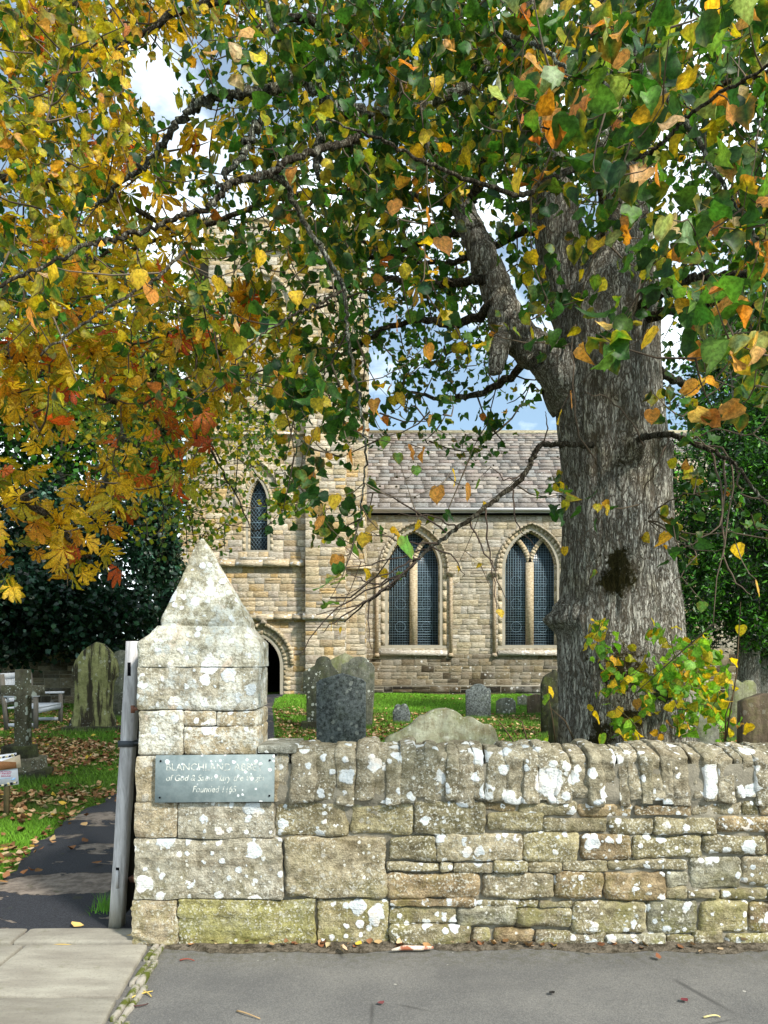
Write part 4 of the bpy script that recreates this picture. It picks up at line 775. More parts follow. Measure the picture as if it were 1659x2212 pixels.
headstone([(1500, 1720), (1500, 1548)]+arc(1526, 1550, 25, 14, 160, 20)+[(1552, 1548), (1553, 1720)], 8.6, 'grey', 'dark grey headstone half hidden by the yellow leaved shoots of the lime')
# left side
hs = headstone([(148, 1578), (150, 1562), (158, 1545), (161, 1530), (163, 1475), (157, 1465), (157, 1445), (165, 1425), (180, 1405), (198, 1393), (209, 1387), (222, 1391), (240, 1408), (250, 1426), (254, 1445), (254, 1460), (247, 1468), (244, 1475), (240, 1535), (247, 1555), (249, 1578)], 13.4, 'streak', 'tall pointed arch headstone with dark streaks on yellow green stone, left of the gate', th=.15, plinth=(.56, .10))
headstone([(243, 1535), (243, 1420), (250, 1408), (262, 1404), (276, 1408), (283, 1420), (283, 1535)], 16.0, 'grey', 'plain grey headstone half hidden behind the streaked pointed one', th=.12)
# stone cross on a stepped base
Yc = 9.55; gc = float(gh(XX(49, Yc), Yc)); root = empty('cross_gravestone', (XX(49, Yc), Yc, gc), 'stone cross blotched with white lichen on a stepped mossy base', 'gravestone')
u = Yc/FPX; X0 = XX(49, Yc)
mb = MB(); cw = 13.5*u
sh = [(X0-14*u, ZZ(1622, Yc)), (X0-14*u, ZZ(1503, Yc)), (X0-43*u, ZZ(1503, Yc)), (X0-43*u, ZZ(1480, Yc)), (X0-13*u, ZZ(1480, Yc)), (X0-13*u, ZZ(1446, Yc)), (X0+13*u, ZZ(1446, Yc)), (X0+13*u, ZZ(1480, Yc)), (X0+43*u, ZZ(1480, Yc)), (X0+43*u, ZZ(1502, Yc)), (X0+14*u, ZZ(1503, Yc)), (X0+14*u, ZZ(1622, Yc))]
mb.prism(sh, Yc-.06, Yc+.08, bevel=.010); mb.build('cross', G['cross'], root)
for k, (a, b, t, bo, dd) in enumerate(((20, 72, 1609, 1640, .16), (32, 85, 1636, 1668, .24), (24, 96, 1662, 1690, .30))):
    mb = MB(); superbox(mb, XX(a if k else 14, Yc), XX(b, Yc), Yc-dd*(.9 if k else 1), Yc+dd, ZZ(bo, Yc)-.02, ZZ(t, Yc), .02, (.1, .1, .1, 1), 16, .008, k+40); mb.build('step', G['dark' if k != 1 else 'cross'], root, smooth=True)
# ------------------------------------------------------------------ bench
m = Mat('silvered_wood', .75, .3); n = m.noise(10, 5, .6, m.scale((1, 1, 1))); m.base(m.mix(n, (.42, .44, .47), (.66, .69, .74))); M['silver'] = m.m
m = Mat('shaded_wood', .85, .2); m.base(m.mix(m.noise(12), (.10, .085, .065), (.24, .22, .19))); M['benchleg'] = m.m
Yb = 14.2; bo = np.array((XX(27, Yb), Yb, 0)); g = float(gh(bo[0], Yb)); bo[2] = g-.02
bench = empty('park_bench', bo, 'silvered wooden slatted bench behind the lichened stone cross', 'bench')
lu = np.array((-.10, .995, 0)); lu /= np.linalg.norm(lu); fu = np.array((.995, .10, 0)); fu /= np.linalg.norm(fu); zz_ = np.array((0, 0, 1.))
def bp(l, f, z): return bo+lu*l+fu*f+zz_*z
LB = 1.15
for l in (-.25, LB):
    for f, hh in ((.0, 1.08), (.52, .66)):
        mb = MB(); mb.bar(bp(l, f-(.0 if f else .0), 0), bp(l, f-(.10 if not f else 0), hh), .07, .07, up=lu); mb.build('leg', M['benchleg'], bench)
    mb = MB(); mb.bar(bp(l, -.05, .66), bp(l, .58, .67), .085, .04, up=zz_); mb.build('armrest', M['silver'], bench)
    mb = MB(); mb.bar(bp(l, 0, .12), bp(l, .52, .12), .05, .06, up=zz_); mb.build('stretcher', M['silver'], bench)
mb = MB()
for f in (.06, .17, .28, .39, .50): mb.bar(bp(-.28, f, .44), bp(LB+.03, f, .44), .095, .03, up=zz_)
mb.build('seat', M['silver'], bench)
mb = MB(); mb.bar(bp(-.28, .53, .38), bp(LB, .53, .38), .03, .09, up=zz_); mb.build('apron', M['silver'], bench)
mb = MB(); mb.bar(bp(-.28, -.10, 1.04), bp(LB, -.10, 1.04), .04, .11, up=zz_); mb.bar(bp(-.28, -.03, .58), bp(LB, -.03, .58), .04, .07, up=zz_)
for l in np.arange(-.2, LB-.03, .085): mb.bar(bp(l, -.035, .6), bp(l, -.095, 1.0), .04, .02, up=fu)
mb.build('backrest', M['silver'], bench)
# ------------------------------------------------------------------ warning notice
Yw = 7.2; sg = empty('warning_notice', (XX(4, Yw), Yw, float(gh(XX(4, Yw), Yw))), 'white laminated warning notice with hazard edge on a stake at the left grass', 'sign'); k_ = .5486/8.295
def wq(cx, cy, d=0): return P(cx*k_, (2900+cy/8.295)*.5486, Yw+d)
m = Mat('notice_paper', .4, .5); m.base(m.mix(m.noise(7), (.66, .69, .76), (.76, .78, .84))); M['paper'] = m.m
def flat(name, pts, mat, par, d=0, th=.004):
    q = MB(); o = [(wq(a, b)[0], wq(a, b)[2]) for a, b in pts]; q.prism(o, Yw+d, Yw+d+th); return q.build(name, mat, par)
def plain(name, col, r=.7): m = Mat(name, r, .3); m.base(col); return m.m
M['black'] = plain('hazard_black', (.012, .012, .014)); M['hyel'] = plain('hazard_cream', (.72, .62, .33)); M['card'] = mortar('brown_card', (.20, .09, .035), (.34, .17, .08), 20); M['magenta'] = plain('notice_red', (.45, .06, .16)); M['nblue'] = plain('notice_blue', (.30, .50, .75)); M['cardp'] = mortar('pale_card', (.42, .34, .23), (.56, .47, .34), 9)
brd = flat('board', [(-1150, 760), (530, 530), (610, 1560), (-1070, 1800)], M['paper'], sg)
flat('card_strip', [(-1130, 1000), (0, 830), (660, 590), (705, 1005), (560, 1030), (0, 1100), (-1110, 1260)], M['cardp'], sg, -.010, .005)
flat('card_strip', [(-1130, 960), (0, 800), (545, 830), (560, 1020), (0, 1100), (-1110, 1250)], M['card'], sg, -.016, .005)
MK = []
for i in range(-6, 3):
    x = 255+i*205; y = 620-i*-0-(x-255)*.137*-1*-1; y = 620-(x-255)*.137
    for (top_, x0, y0, dx) in ((1, x+20*(i < 2), y, 100), (0, x+65+20, y+912-0*.137, 100)):
        if i == 2 and top_: dx = 45; x0 = 455
        if i == 2 and y0 > 900: x0 = 525; dx = 45
        if i == 1 and y0 > 900: x0 = 315+0
        o = [(x0+20, y0), (x0+dx+8, y0-.137*dx), (x0+dx-12, y0+58-.137*dx), (x0, y0+60)]; q = MB(); MK.append((q, 'black')); q.prism([(wq(a, b)[0], wq(a, b)[2]) for a, b in o], Yw-.003, Yw+.001)
        o = [(x0-85, y0+14), (x0-12, y0+2), (x0-22, y0+60), (x0-95, y0+70)]; q = MB(); MK.append((q, 'hyel')); q.prism([(wq(a, b)[0], wq(a, b)[2]) for a, b in o], Yw-.003, Yw+.001)
for q, k in MK: q.build('hazard_mark', M[k], brd)
for t_, (x0, y0, x1) in (('CAUTION', (-30, 1172, 370)), ('UNEVEN', (20, 1232, 345)), ('GROUND', (35, 1308, 360))):
    a, b = wq(x0, y0), wq(x1, y0); text_mesh(t_, a[0], b[0], a[2], .0115, Yw-.002, M['magenta'], brd, off=.02)
flat('swoosh', [(355, 1385), (400, 1400), (450, 1350), (510, 1355), (520, 1375), (455, 1425), (370, 1425)], M['nblue'], brd, -.003, .003)
flat('rule', [(-1100, 1540), (400, 1335), (400, 1345), (-1100, 1552)], M['nblue'], brd, -.003, .003)
m = Mat('stake_wood', .9, .1); m.base(m.mix(m.noise(20), (.08, .065, .03), (.17, .14, .07))); mb = MB(); a = wq(215, 1560, .02); mb.bar((a[0]-.004, Yw+.02, float(gh(a[0], Yw))-.1), (a[0]+.01, Yw+.02, a[2]+.3), .045, .03); mb.build('stake', m.m, sg)
# ------------------------------------------------------------------ litter on the pavement
m = Mat('peeled_wood', .7, .2); m.base(m.mix(m.ramp(m.noise(18, 4), .45, .6), (.78, .66, .52), (.30, .10, .05))); mb = MB(); a = P(846, 2023, 3.86); a[2] = .022; b = P(936, 2023, 3.88); b[2] = .028
mb.tube([a, a*.7+b*.3+(0, .004, .006), a*.3+b*.7, b], [.006, .013, .012, .006], 7); tag(mb.build('wood_splinter', m.m), 'pale peeled splinter of wood lying at the foot of the wall', 'stick')
def gpt(px, py, z=.012): Y = FPX*H/(py-HY); return np.array((XX(px, Y), Y, z))
stalks = [((427, 2040), (455, 2046), (483, 2043), 'thick yellow leaf stalk lying on tarmac below the gate pillar', (.62, .46, .12)), ((115, 2046), (140, 2047), (162, 2048), 'yellow leaf stalk on the paving joint before the path', (.50, .34, .09)),
          ((279, 2163), (300, 2156), (330, 2146), 'long yellow stalk of the crossed pair beside the kerb', (.56, .42, .12)), ((303, 2144), (318, 2152), (327, 2158), 'short yellow stalk of the crossed pair beside the kerb', (.50, .36, .10)),
          ((283, 2178), (303, 2182), (320, 2173), 'dark bent twig near the kerb, below the crossed stalks', (.09, .05, .045)), ((512, 2189), (530, 2197), (562, 2206), 'thin forked brown stalk alone on the lower tarmac', (.40, .27, .14)),
          ((1520, 2203), (1545, 2201), (1556, 2203), 'pale yellow stalk on the lowest right of the tarmac', (.66, .55, .25)), ((162, 2100), (178, 2102), (195, 2104), 'reddish twig lying across the large paving slab', (.20, .08, .05)),
          ((1365, 2008), (1410, 2020), (1445, 2022), 'long dark twig on dirt under the right part of the wall', (.10, .05, .04)), ((388, 2079), (405, 2078), (420, 2080), 'thin red stalk on tarmac near the plaque end', (.25, .07, .05))]
for a, b, c_, lb, col in stalks:
    mb = MB(); A, B, Cc = gpt(*a), gpt(*b), gpt(*c_); t = np.linspace(0, 1, 8)[:, None]; pts = A*(1-t)**2+B*2*t*(1-t)+Cc*t*t; pts += (B-(A+Cc)/2)*.5*t*(1-t)*2; pts[:, 2] = .011+.006*np.sin(t[:, 0]*PI)
    if a == (1365, 2008): pts[:, 2] += .02
    mb.tube(pts, np.linspace(.0042, .0024, 8), 6, (*col, 1)); o = mb.build('leaf_stalk', M['twig'] if 'twig' in M else M['branch']); tag(o, lb, 'stalk', 'stalks and twigs on the pavement')
# ------------------------------------------------------------------ foliage machinery
def unit(v): return v/np.maximum(np.linalg.norm(v, axis=-1, keepdims=True), 1e-9)
LR = [(.16, -.05), (.36, .02), (.49, .24), (.45, .50), (.29, .74), (.10, .92)]
def lime_template():
    mid = [(0, .04), (0, .34), (0, .68), (0, 1.04)]; V = mid+LR+[(-a, b) for a, b in LR]
    F = []
    for o, fl in ((4, 0), (10, 1)):
        T = [(0, o, o+1), (0, o+1, o+2), (0, o+2, 1), (1, o+2, o+3), (1, o+3, 2), (2, o+3, o+4), (2, o+4, o+5), (2, o+5, 3)]
        F += [t[::-1] if fl else t for t in T]
    k = len(V); V += [(-.014, .04), (.014, .04), (0.0, -.50)]; F.append((k, k+2, k+1))
    V = np.array(V, float); rim = np.zeros(len(V)); rim[4:16] = 1; rim[3] = .8; rim[k:] = -1
    return V, np.array(F), rim
def simple_template(wd=.45):
    V = np.array([(0, 0), (wd*.8, .3), (wd, .6), (0, 1.0), (-wd, .6), (-wd*.8, .3), (0, .5)], float); F = np.array([(0, 1, 6), (1, 2, 6), (2, 3, 6), (3, 4, 6), (4, 5, 6), (5, 0, 6)]); rim = np.array([.3, 1, 1, 1, 1, 1, 0.]); return V, F, rim
def chestnut_template():
    V = []; F = []; rim = []
    for a, l in ((-100, .38), (-62, .62), (-26, .80), (8, .86), (40, .76), (76, .56), (112, .36)):
        o = len(V); c, s_ = math.cos(R(a)), math.sin(R(a))
        for (u, v, r_) in ((0, .0, 0), (0, .35, 0), (0, .7, 0), (0, 1, .8), (.045, .2, .6), (.13, .5, 1), (.185, .75, 1), (.10, .93, 1), (-.045, .2, .6), (-.13, .5, 1), (-.185, .75, 1), (-.10, .93, 1)):
            V.append(((u*c+v*s_)*l*1.0, (-u*s_+v*c)*l)); rim.append(r_)
        for b_, fl in ((4, 0), (8, 1)):
            T = [(0, b_, 1), (1, b_, b_+1), (1, b_+1, 2), (2, b_+1, b_+2), (2, b_+2, b_+3), (2, b_+3, 3)]; F += [tuple(q+o for q in (t[::-1] if fl else t)) for t in T]
    k = len(V); V += [(-.01, 0), (.01, 0), (0, -.45)]; F.append((k, k+2, k+1)); rim += [-1]*3
    return np.array(V, float), np.array(F), np.array(rim, float)
T_LIME, T_SIMPLE, T_CHEST = lime_template(), simple_template(), chestnut_template(); T_NEEDLE = simple_template(.16)
def leaves(mb, pos, axis, size, col, rimcol, tmpl, rimamt=.5, fold=.25, droop=.25, rip=.06, droopr=0, veincol=1.25):
    """pos (n,3), axis: tip direction, col (n,3) leaf colour, rimcol (n,3) margin colour"""
    V, F, rim = tmpl; n = len(pos); k = len(V)
    if n == 0: return
    ax = unit(axis); r = RNG.normal(size=(n, 3)); r[:, 1] *= 1.6; nr_ = unit(np.cross(ax, r)); U = np.cross(nr_, ax)
    fo = RNG.normal(fold, fold*.8, n)[:, None]; dr_ = RNG.normal(droop, abs(droop)*.8+.05, n)[:, None]; u, v = V[:, 0][None], V[:, 1][None]
    rad = np.sqrt(u*u+v*v)
    z = fo*np.abs(u)+RNG.normal(0, .07, (n, 1))*np.sin(v*6+RNG.uniform(0, 6, (n, 1)))*(np.abs(u) > .05)+RNG.normal(0, .22, (n, 1))*u-dr_*v*np.abs(v)*.8-droopr*rad**2+RNG.normal(0, rip, (n, k))*(rim > .5)
    s = size[:, None, None]; jit = 1+RNG.normal(0, .06, (n, k, 1))*(rim > .5)[None, :, None]
    W = pos[:, None]+s*(U[:, None]*(u[..., None]*jit)+ax[:, None]*(v[..., None])*1.0+nr_[:, None]*z[..., None])
    t = np.clip(rim, 0, 1)[None, :, None]*np.clip(RNG.beta(1.2, 1.4, (n, 1, 1))*1.6*rimamt+RNG.normal(0, .18, (n, k, 1)), 0, 1)
    c = col[:, None]*(1-t)+rimcol[:, None]*t; c = np.where((rim == 0)[None, :, None], c*veincol, c); c = np.where((rim < 0)[None, :, None], np.array((.22, .17, .05)), c)
    W = W.reshape(-1, 3); mb.add(W, (F[None]+(np.arange(n)*k)[:, None, None]).reshape(-1, F.shape[1]), np.clip(c.reshape(-1, 3), 0, 1))
def pick(n, pal, wts, jit=.15):
    p = np.array(pal); w_ = np.array(wts, float); i = RNG.choice(len(p), n, p=w_/w_.sum()); return np.clip(p[i]*RNG.uniform(1-jit, 1+jit, (n, 1))*RNG.uniform(1-jit*.4, 1+jit*.4, (n, 3)), 0, 1)
class Skeleton:
    def __init__(s, n=60000): s.p = np.zeros((n, 3)); s.n = 0
    def add(s, pts): pts = np.atleast_2d(pts); s.p[s.n:s.n+len(pts)] = pts; s.n += len(pts)
    def near(s, q): d = s.p[:s.n]-q; d2 = (d*d).sum(1); i = int(d2.argmin()); return s.p[i], math.sqrt(d2[i])
def branch(mb, sk, pts, rad, col=(1, 1, 1, 1), wob=.02, n=9, sub=6):
    """smooth wobbling limb through 3D points (x, y, z); rad per point"""
    pts = np.asarray(pts, float); m_ = len(pts); t = np.arange(m_); T = np.linspace(0, m_-1, (m_-1)*sub+1); out = []
    for a in T:
        i = min(int(a), m_-2); f = a-i; p0, p1, p2, p3 = pts[max(i-1, 0)], pts[i], pts[i+1], pts[min(i+2, m_-1)]
        out.append(.5*((2*p1)+(p2-p0)*f+(2*p0-5*p1+4*p2-p3)*f*f+(3*p1-p0-3*p2+p3)*f**3))
    out = np.array(out); out += RNG.normal(0, wob, out.shape)*np.array((1, 1, 1)); r = np.interp(T, t, rad)*RNG.uniform(.93, 1.08, len(T))
    mb.tube(out, r, n, col); d = np.linalg.norm(np.diff(out, axis=0), axis=1).sum(); k = max(2, int(d/.12)); q = np.linspace(0, len(out)-1, k)
    sk.add(np.stack([np.interp(q, np.arange(len(out)), out[:, j]) for j in range(3)], 1)); return out
def grow(tw, sk, cl, r0=.0042, col=(.11, .085, .06), maxd=2.2, sag=.12):
    """connect every leaf cluster to the nearest wood, inner clusters first"""
    d = np.array([sk.near(c)[1] for c in cl]); order = np.argsort(d); dirs = np.zeros_like(cl)
    for i in order:
        c = cl[i]; p, dd = sk.near(c); dirs[i] = (c-p)/max(dd, 1e-6)
        if dd > maxd: p = c-dirs[i]*maxd
        t = np.array((0, .35, .7, 1.0))[:, None]; bow = np.array((0, 0, -sag*min(dd, 1)))+RNG.normal(0, .05*min(dd, 1), 3); pts = p*(1-t)+c*t+bow*(t*(1-t)*3); cc = np.array(col)*RNG.uniform(.6, 1.8)
        r = r0*(1+min(dd, 1.5)*.9); tw.tube(pts, [r*1.3, r, r*.75, r*.45], 4 if c[1] > 5 else 5, (*cc, 1), cap=False); sk.add(pts[1:])
    return dirs
def cells(rows, x0, y0, step, kscale, ymin, ymax, ext=(0, 0, 0, 0), power=1.0, amt=None, near_off=None):
    """cluster centres: a coarse plan of how thick the crown is, filled through its whole depth"""
    out = []; nr_, nc = len(rows), len(rows[0])
    for r_ in range(-ext[2], nr_+ext[3]):
        for c_ in range(-ext[0], nc+ext[1]):
            inside = 0 <= r_ < nr_ and 0 <= c_ < nc
            d = int(rows[min(max(r_, 0), nr_-1)][min(max(c_, 0), nc-1)])*(1 if inside else .55)
            n = RNG.poisson(d*kscale)
            for q in range(n):
                Y = ymin+(ymax-ymin)*RNG.random()**power; out.append(P(x0+(c_+RNG.random())*step, y0+(r_+RNG.random())*step, Y))
    return np.array(out).reshape(-1, 3)
def spray(cl, dirs, per, rad, down=.9, out_=.35, rnd_=.65):
    """leaf positions and tip directions round each cluster"""
    n = RNG.poisson(per, len(cl)).clip(1); idx = np.repeat(np.arange(len(cl)), n); N = len(idx)
    pos = cl[idx]+unit(RNG.normal(size=(N, 3)))*rad*RNG.random((N, 1))**.6-dirs[idx]*rad*RNG.uniform(-.2, 1.2, (N, 1))
    ax = np.array((0, 0, -1.))*down+dirs[idx]*out_+RNG.normal(0, rnd_, (N, 3)); return pos, ax, idx
GREEN = [(.018, .065, .012), (.028, .09, .014), (.05, .14, .02), (.11, .23, .035), (.016, .055, .022)]
YELL = [(.42, .36, .02), (.56, .40, .02), (.24, .26, .02), (.62, .34, .025), (.44, .22, .03)]
ORNG = [(.50, .20, .03), (.60, .30, .06), (.42, .14, .03), (.62, .36, .14)]
BROWN = (.26, .10, .03)
# ------------------------------------------------------------------ the old lime
lime = empty('lime_tree', (2.05, 6.5, 0), 'old lime tree with a thick ridged trunk behind the wall, leaves green and yellow', 'tree'); YL = 6.5
prof = [(1830, 1150, 1600), (1760, 1190, 1550), (1690, 1203, 1520), (1607, 1211, 1497), (1500, 1213, 1484), (1400, 1210, 1474), (1300, 1216, 1467), (1200, 1222, 1452), (1100, 1222, 1448), (1000, 1218, 1444), (900, 1206, 1430), (820, 1203, 1424), (760, 1203, 1420), (700, 1205, 1420), (640, 1225, 1420), (560, 1275, 1408), (460, 1300, 1398), (300, 1300, 1380), (100, 1295, 1358), (-200, 1290, 1340), (-800, 1285, 1320)]
def trunk_mesh(mb, prof, Y, nseg=120, rows=260, amp=.022, seed=0, depth_lean=0, burls=()):
    pr = np.array(prof, float); z = ZZ(pr[:, 0], Y); cx = XX((pr[:, 1]+pr[:, 2])/2, Y); rad = (pr[:, 2]-pr[:, 1])/2*Y/FPX
    zz = np.linspace(z[0], z[-1], rows); c = np.interp(zz, z, cx); r = np.interp(zz, z, rad); k = np.ones(5)/5
    for q in (c, r): q[2:-2] = np.convolve(q, k, 'valid')
    a = np.arange(nseg)*2*PI/nseg; V = []
    for i in range(rows):
        for j in range(nseg):
            ca, sa = math.cos(a[j]), math.sin(a[j]); p = Vector((ca*2.2+seed, sa*2.2, zz[i]*.55)); h = noise.noise(p)*1.9*min(1, r[i]*2.5)
            s1 = noise.noise(Vector((ca*9*r[i]*2.2, sa*9*r[i]*2.2, zz[i]*1.3+seed))); s2 = noise.noise(Vector((ca*22*r[i]*2, sa*22*r[i]*2, zz[i]*3.2+seed)))
            h += (1-abs(s1)*2.6)*.55+(1-abs(s2)*2.6)*.42; rr = r[i]*.985+h*amp
            x, y = c[i]+rr*ca, Y+rr*.95*sa+depth_lean*(zz[i])
            for (bx, bz, bs, bh, by) in burls:
                d2 = ((x-bx)**2+(zz[i]-bz)**2)/bs**2
                if sa < by and d2 < 6: e = math.exp(-d2*1.5)*bh*(1+.3*noise.noise(Vector((x*18, y*18, zz[i]*18)))); x += ca*e; y += sa*e
            V.append((x, y, zz[i]))
    i, j = np.meshgrid(np.arange(rows-1), np.arange(nseg), indexing='ij'); F = np.stack([i*nseg+j, i*nseg+(j+1) % nseg, (i+1)*nseg+(j+1) % nseg, (i+1)*nseg+j], -1).reshape(-1, 4); mb.add(np.array(V), F)
    return np.stack([c, Y+depth_lean*zz, zz], 1)
bl = [(XX(1214, YL), ZZ(1338, YL), .11, .13, .5), (XX(1336, YL), ZZ(1000, YL), .13, .12, -.2), (XX(1415, YL), ZZ(985, YL), .07, .06, .3), (XX(1400, YL), ZZ(1120, YL), .04, .03, -.1), (XX(1215, YL), ZZ(1310, YL), .05, .05, .6), (XX(1330, YL), ZZ(1240, YL), .16, .03, -.3)]
sk = Skeleton(); mb = MB(); cl_ = trunk_mesh(mb, prof, YL, 170, 420, .019, 0, 0, bl); mb.build('trunk', M['bark'], lime, smooth=True); sk.add(cl_[::6])
prof2 = [(760, 1222, 1318), (700, 1198, 1305), (620, 1170, 1288), (520, 1158, 1262), (400, 1140, 1235), (250, 1122, 1200), (100, 1110, 1186), (-100, 1100, 1165), (-600, 1090, 1130)]
mb = MB(); cl_ = trunk_mesh(mb, prof2, 6.75, 90, 170, .016, 5); mb.build('trunk', M['bark'], lime, smooth=True); sk.add(cl_[::6])
def seg(pts, rad, name, mat, wob=.012, n=12):
    q = MB(); o = branch(q, sk, [P(a, b, y) for a, b, y in pts], rad, wob=wob, n=n, sub=8); q.build(name, M[mat], lime, smooth=True); return o
seg([(1235, 850, 6.5), (1205, 790, 6.4), (1168, 762, 6.4), (1120, 728, 6.45), (1088, 670, 6.6), (1062, 600, 6.7), (1030, 520, 6.8), (1000, 450, 6.9), (968, 380, 7.0), (905, 270, 7.1), (850, 150, 7.3), (800, 40, 7.4), (740, -120, 7.6), (650, -400, 8)], [.26, .20, .17, .155, .145, .135, .12, .105, .085, .075, .065, .055, .045, .03], 'branch', 'bark', .012, 18)
seg([(1090, 700, 6.5), (1078, 760, 6.3), (1068, 808, 6.25)], [.09, .085, .05], 'branch', 'bark', .006)
seg([(1020, 440, 6.9), (1050, 330, 6.6), (1080, 200, 6.4), (1120, 60, 6.2)], [.06, .05, .04, .03], 'branch', 'branch')
seg([(1175, 60, 6.6), (1140, 75, 6.1), (1053, 135, 5.5), (1000, 190, 5.2), (950, 212, 5.0), (885, 238, 4.8), (800, 242, 4.7), (720, 240, 4.6), (700, 206, 4.55), (648, 171, 4.5), (590, 190, 4.45), (549, 200, 4.4), (500, 205, 4.4), (456, 214, 4.4), (417, 234, 4.45), (369, 286, 4.5), (330, 341, 4.55), (278, 381, 4.6), (206, 441, 4.7)], [.05, .045, .038, .034, .034, .036, .036, .036, .034, .032, .030, .028, .026, .025, .023, .021, .018, .015, .010], 'branch', 'lichbranch')
seg([(700, 238, 4.6), (690, 300, 4.5), (685, 345, 4.45), (688, 375, 4.4)], [.03, .028, .022, .012], 'branch', 'lichbranch')
seg([(760, 240, 4.65), (772, 300, 4.5), (765, 325, 4.5), (790, 350, 4.4)], [.028, .024, .02, .01], 'branch', 'lichbranch')
seg([(575, 196, 4.45), (560, 260, 4.3), (540, 300, 4.2), (516, 340, 4.1), (490, 375, 4.0), (468, 400, 3.95)], [.022, .02, .019, .016, .013, .009], 'branch', 'lichbranch')
seg([(820, 250, 4.7), (770, 300, 4.3), (720, 315, 4.0), (659, 333, 3.8), (620, 350, 3.7), (585, 372, 3.65), (556, 381, 3.6), (500, 395, 3.55), (476, 421, 3.5), (450, 447, 3.45), (400, 465, 3.4), (357, 480, 3.35), (300, 500, 3.3), (246, 519, 3.2), (179, 530, 3.1), (100, 572, 3.0), (0, 619, 2.9), (-120, 680, 2.8)], [.02, .019, .018, .017, .017, .017, .017, .016, .013, .012, .011, .010, .010, .009, .008, .007, .007, .005], 'branch', 'branch', .006)
seg([(560, 382, 3.6), (588, 378, 3.7), (620, 400, 3.8), (640, 449, 3.85), (672, 505, 3.9), (707, 556, 3.9), (730, 595, 3.9), (743, 625, 3.9), (748, 680, 3.9), (751, 734, 3.9), (765, 810, 3.85), (779, 873, 3.8), (788, 940, 3.75), (790, 1010, 3.7), (782, 1080, 3.65), (776, 1130, 3.6)], [.016, .016, .015, .014, .013, .013, .013, .012, .010, .009, .008, .007, .006, .005, .004, .003], 'branch', 'lichbranch', .005)
seg([(743, 625, 3.9), (690, 655, 3.6), (650, 672, 3.5), (610, 695, 3.4), (560, 730, 3.3), (500, 790, 3.2)], [.008, .007, .006, .005, .004, .003], 'branch', 'branch', .005)
seg([(520, 0, 4.0), (557, -40, 4.2), (590, 60, 4.1), (625, 130, 4.2), (650, 175, 4.4)], [.01, .012, .013, .015, .018], 'branch', 'lichbranch', .004)
seg([(85, 766, 2.9), (160, 715, 3.0), (220, 670, 3.1), (278, 639, 3.3), (340, 600, 3.6), (400, 540, 4.0)], [.004, .005, .006, .007, .008, .01], 'branch', 'branch', .004)
seg([(1278, 962, 5.98), (1240, 960, 5.7), (1205, 960, 5.6), (1168, 963, 5.55), (1150, 990, 5.5), (1130, 1030, 5.4), (1085, 1068, 5.3), (1030, 1110, 5.1), (975, 1150, 5.0), (920, 1190, 4.9), (880, 1235, 4.8), (830, 1275, 4.7), (780, 1310, 4.6), (742, 1345, 4.6)], [.024, .022, .021, .021, .02, .019, .017, .016, .014, .012, .010, .008, .006, .004], 'branch', 'branch', .005)
rb = random.Random(8); q = MB()
for (a, b) in [((1140, 1020, 5.45), (1060, 1010, 5.2)), ((1105, 1050, 5.3), (1160, 1180, 5.2)), ((1050, 1100, 5.15), (1095, 1300, 5.0)), ((1010, 1125, 5.1), (1075, 1320, 4.9)), ((990, 1140, 5.0), (860, 1110, 4.8)), ((965, 1155, 5.0), (760, 1080, 4.6)), ((930, 1185, 4.9), (720, 1230, 4.7)),
               ((925, 1187, 4.9), (1000, 1245, 4.8)), ((900, 1210, 4.85), (680, 1330, 4.6)), ((870, 1240, 4.8), (640, 1420, 4.6)), ((850, 1260, 4.75), (800, 1400, 4.6)), ((820, 1282, 4.7), (690, 1370, 4.5)), ((940, 1175, 4.9), (790, 1150, 4.7)), ((1155, 985, 5.5), (1180, 890, 5.3)), ((905, 1205, 4.85), (740, 1290, 4.6)), ((860, 1250, 4.75), (750, 1240, 4.6))]:
    A, B = P(*a), P(*b); mid = (A+B)/2+RNG.normal(0, .05, 3); branch(q, sk, [A, mid, B], [.007, .005, .0022], (.09, .065, .05, 1), .008, 5, 5)
q.build('branch', M['twig'], lime)
seg([(1380, 948, 5.95), (1400, 942, 5.6), (1450, 940, 5.3), (1500, 958, 5.1), (1560, 985, 4.9), (1595, 1010, 4.8), (1640, 1070, 4.7), (1700, 1130, 4.6)], [.026, .024, .020, .016, .013, .011, .009, .007], 'branch', 'branch', .005)
q = MB()
for (a, m__, b) in [((1500, 958, 5.1), (1580, 1010, 4.9), (1535, 1350, 4.7)), ((1540, 975, 5.0), (1560, 1120, 4.8), (1470, 1190, 4.7)), ((1480, 950, 5.2), (1560, 930, 5.0), (1680, 960, 4.8)), ((1570, 990, 4.9), (1560, 1200, 4.8), (1620, 1290, 4.7)), ((1400, 1120, 5.9), (1480, 1150, 5.6), (1590, 1150, 5.3)),
                     ((1400, 1125, 5.9), (1500, 1190, 5.5), (1450, 1260, 5.4)), ((1595, 1010, 4.8), (1600, 1060, 4.8), (1680, 1090, 4.7)), ((1400, 1118, 5.9), (1450, 1080, 5.7), (1540, 1060, 5.4)), ((1450, 940, 5.3), (1420, 1000, 5.3), (1380, 1090, 5.6)), ((1290, 1000, 5.8), (1240, 900, 5.6), (1238, 700, 5.5)), ((1390, 960, 5.8), (1330, 870, 5.6), (1270, 850, 5.5))]:
    branch(q, sk, [P(*a), P(*m__), P(*b)], [.008, .006, .003], (.12, .09, .065, 1), .008, 5, 6)
q.build('branch', M['twig'], lime)
seg([(1370, 672, 6.2), (1420, 635, 5.9), (1480, 608, 5.6), (1560, 596, 5.3), (1680, 590, 5.0), (1900, 560, 4.6)], [.05, .046, .04, .034, .028, .02], 'branch', 'branch')
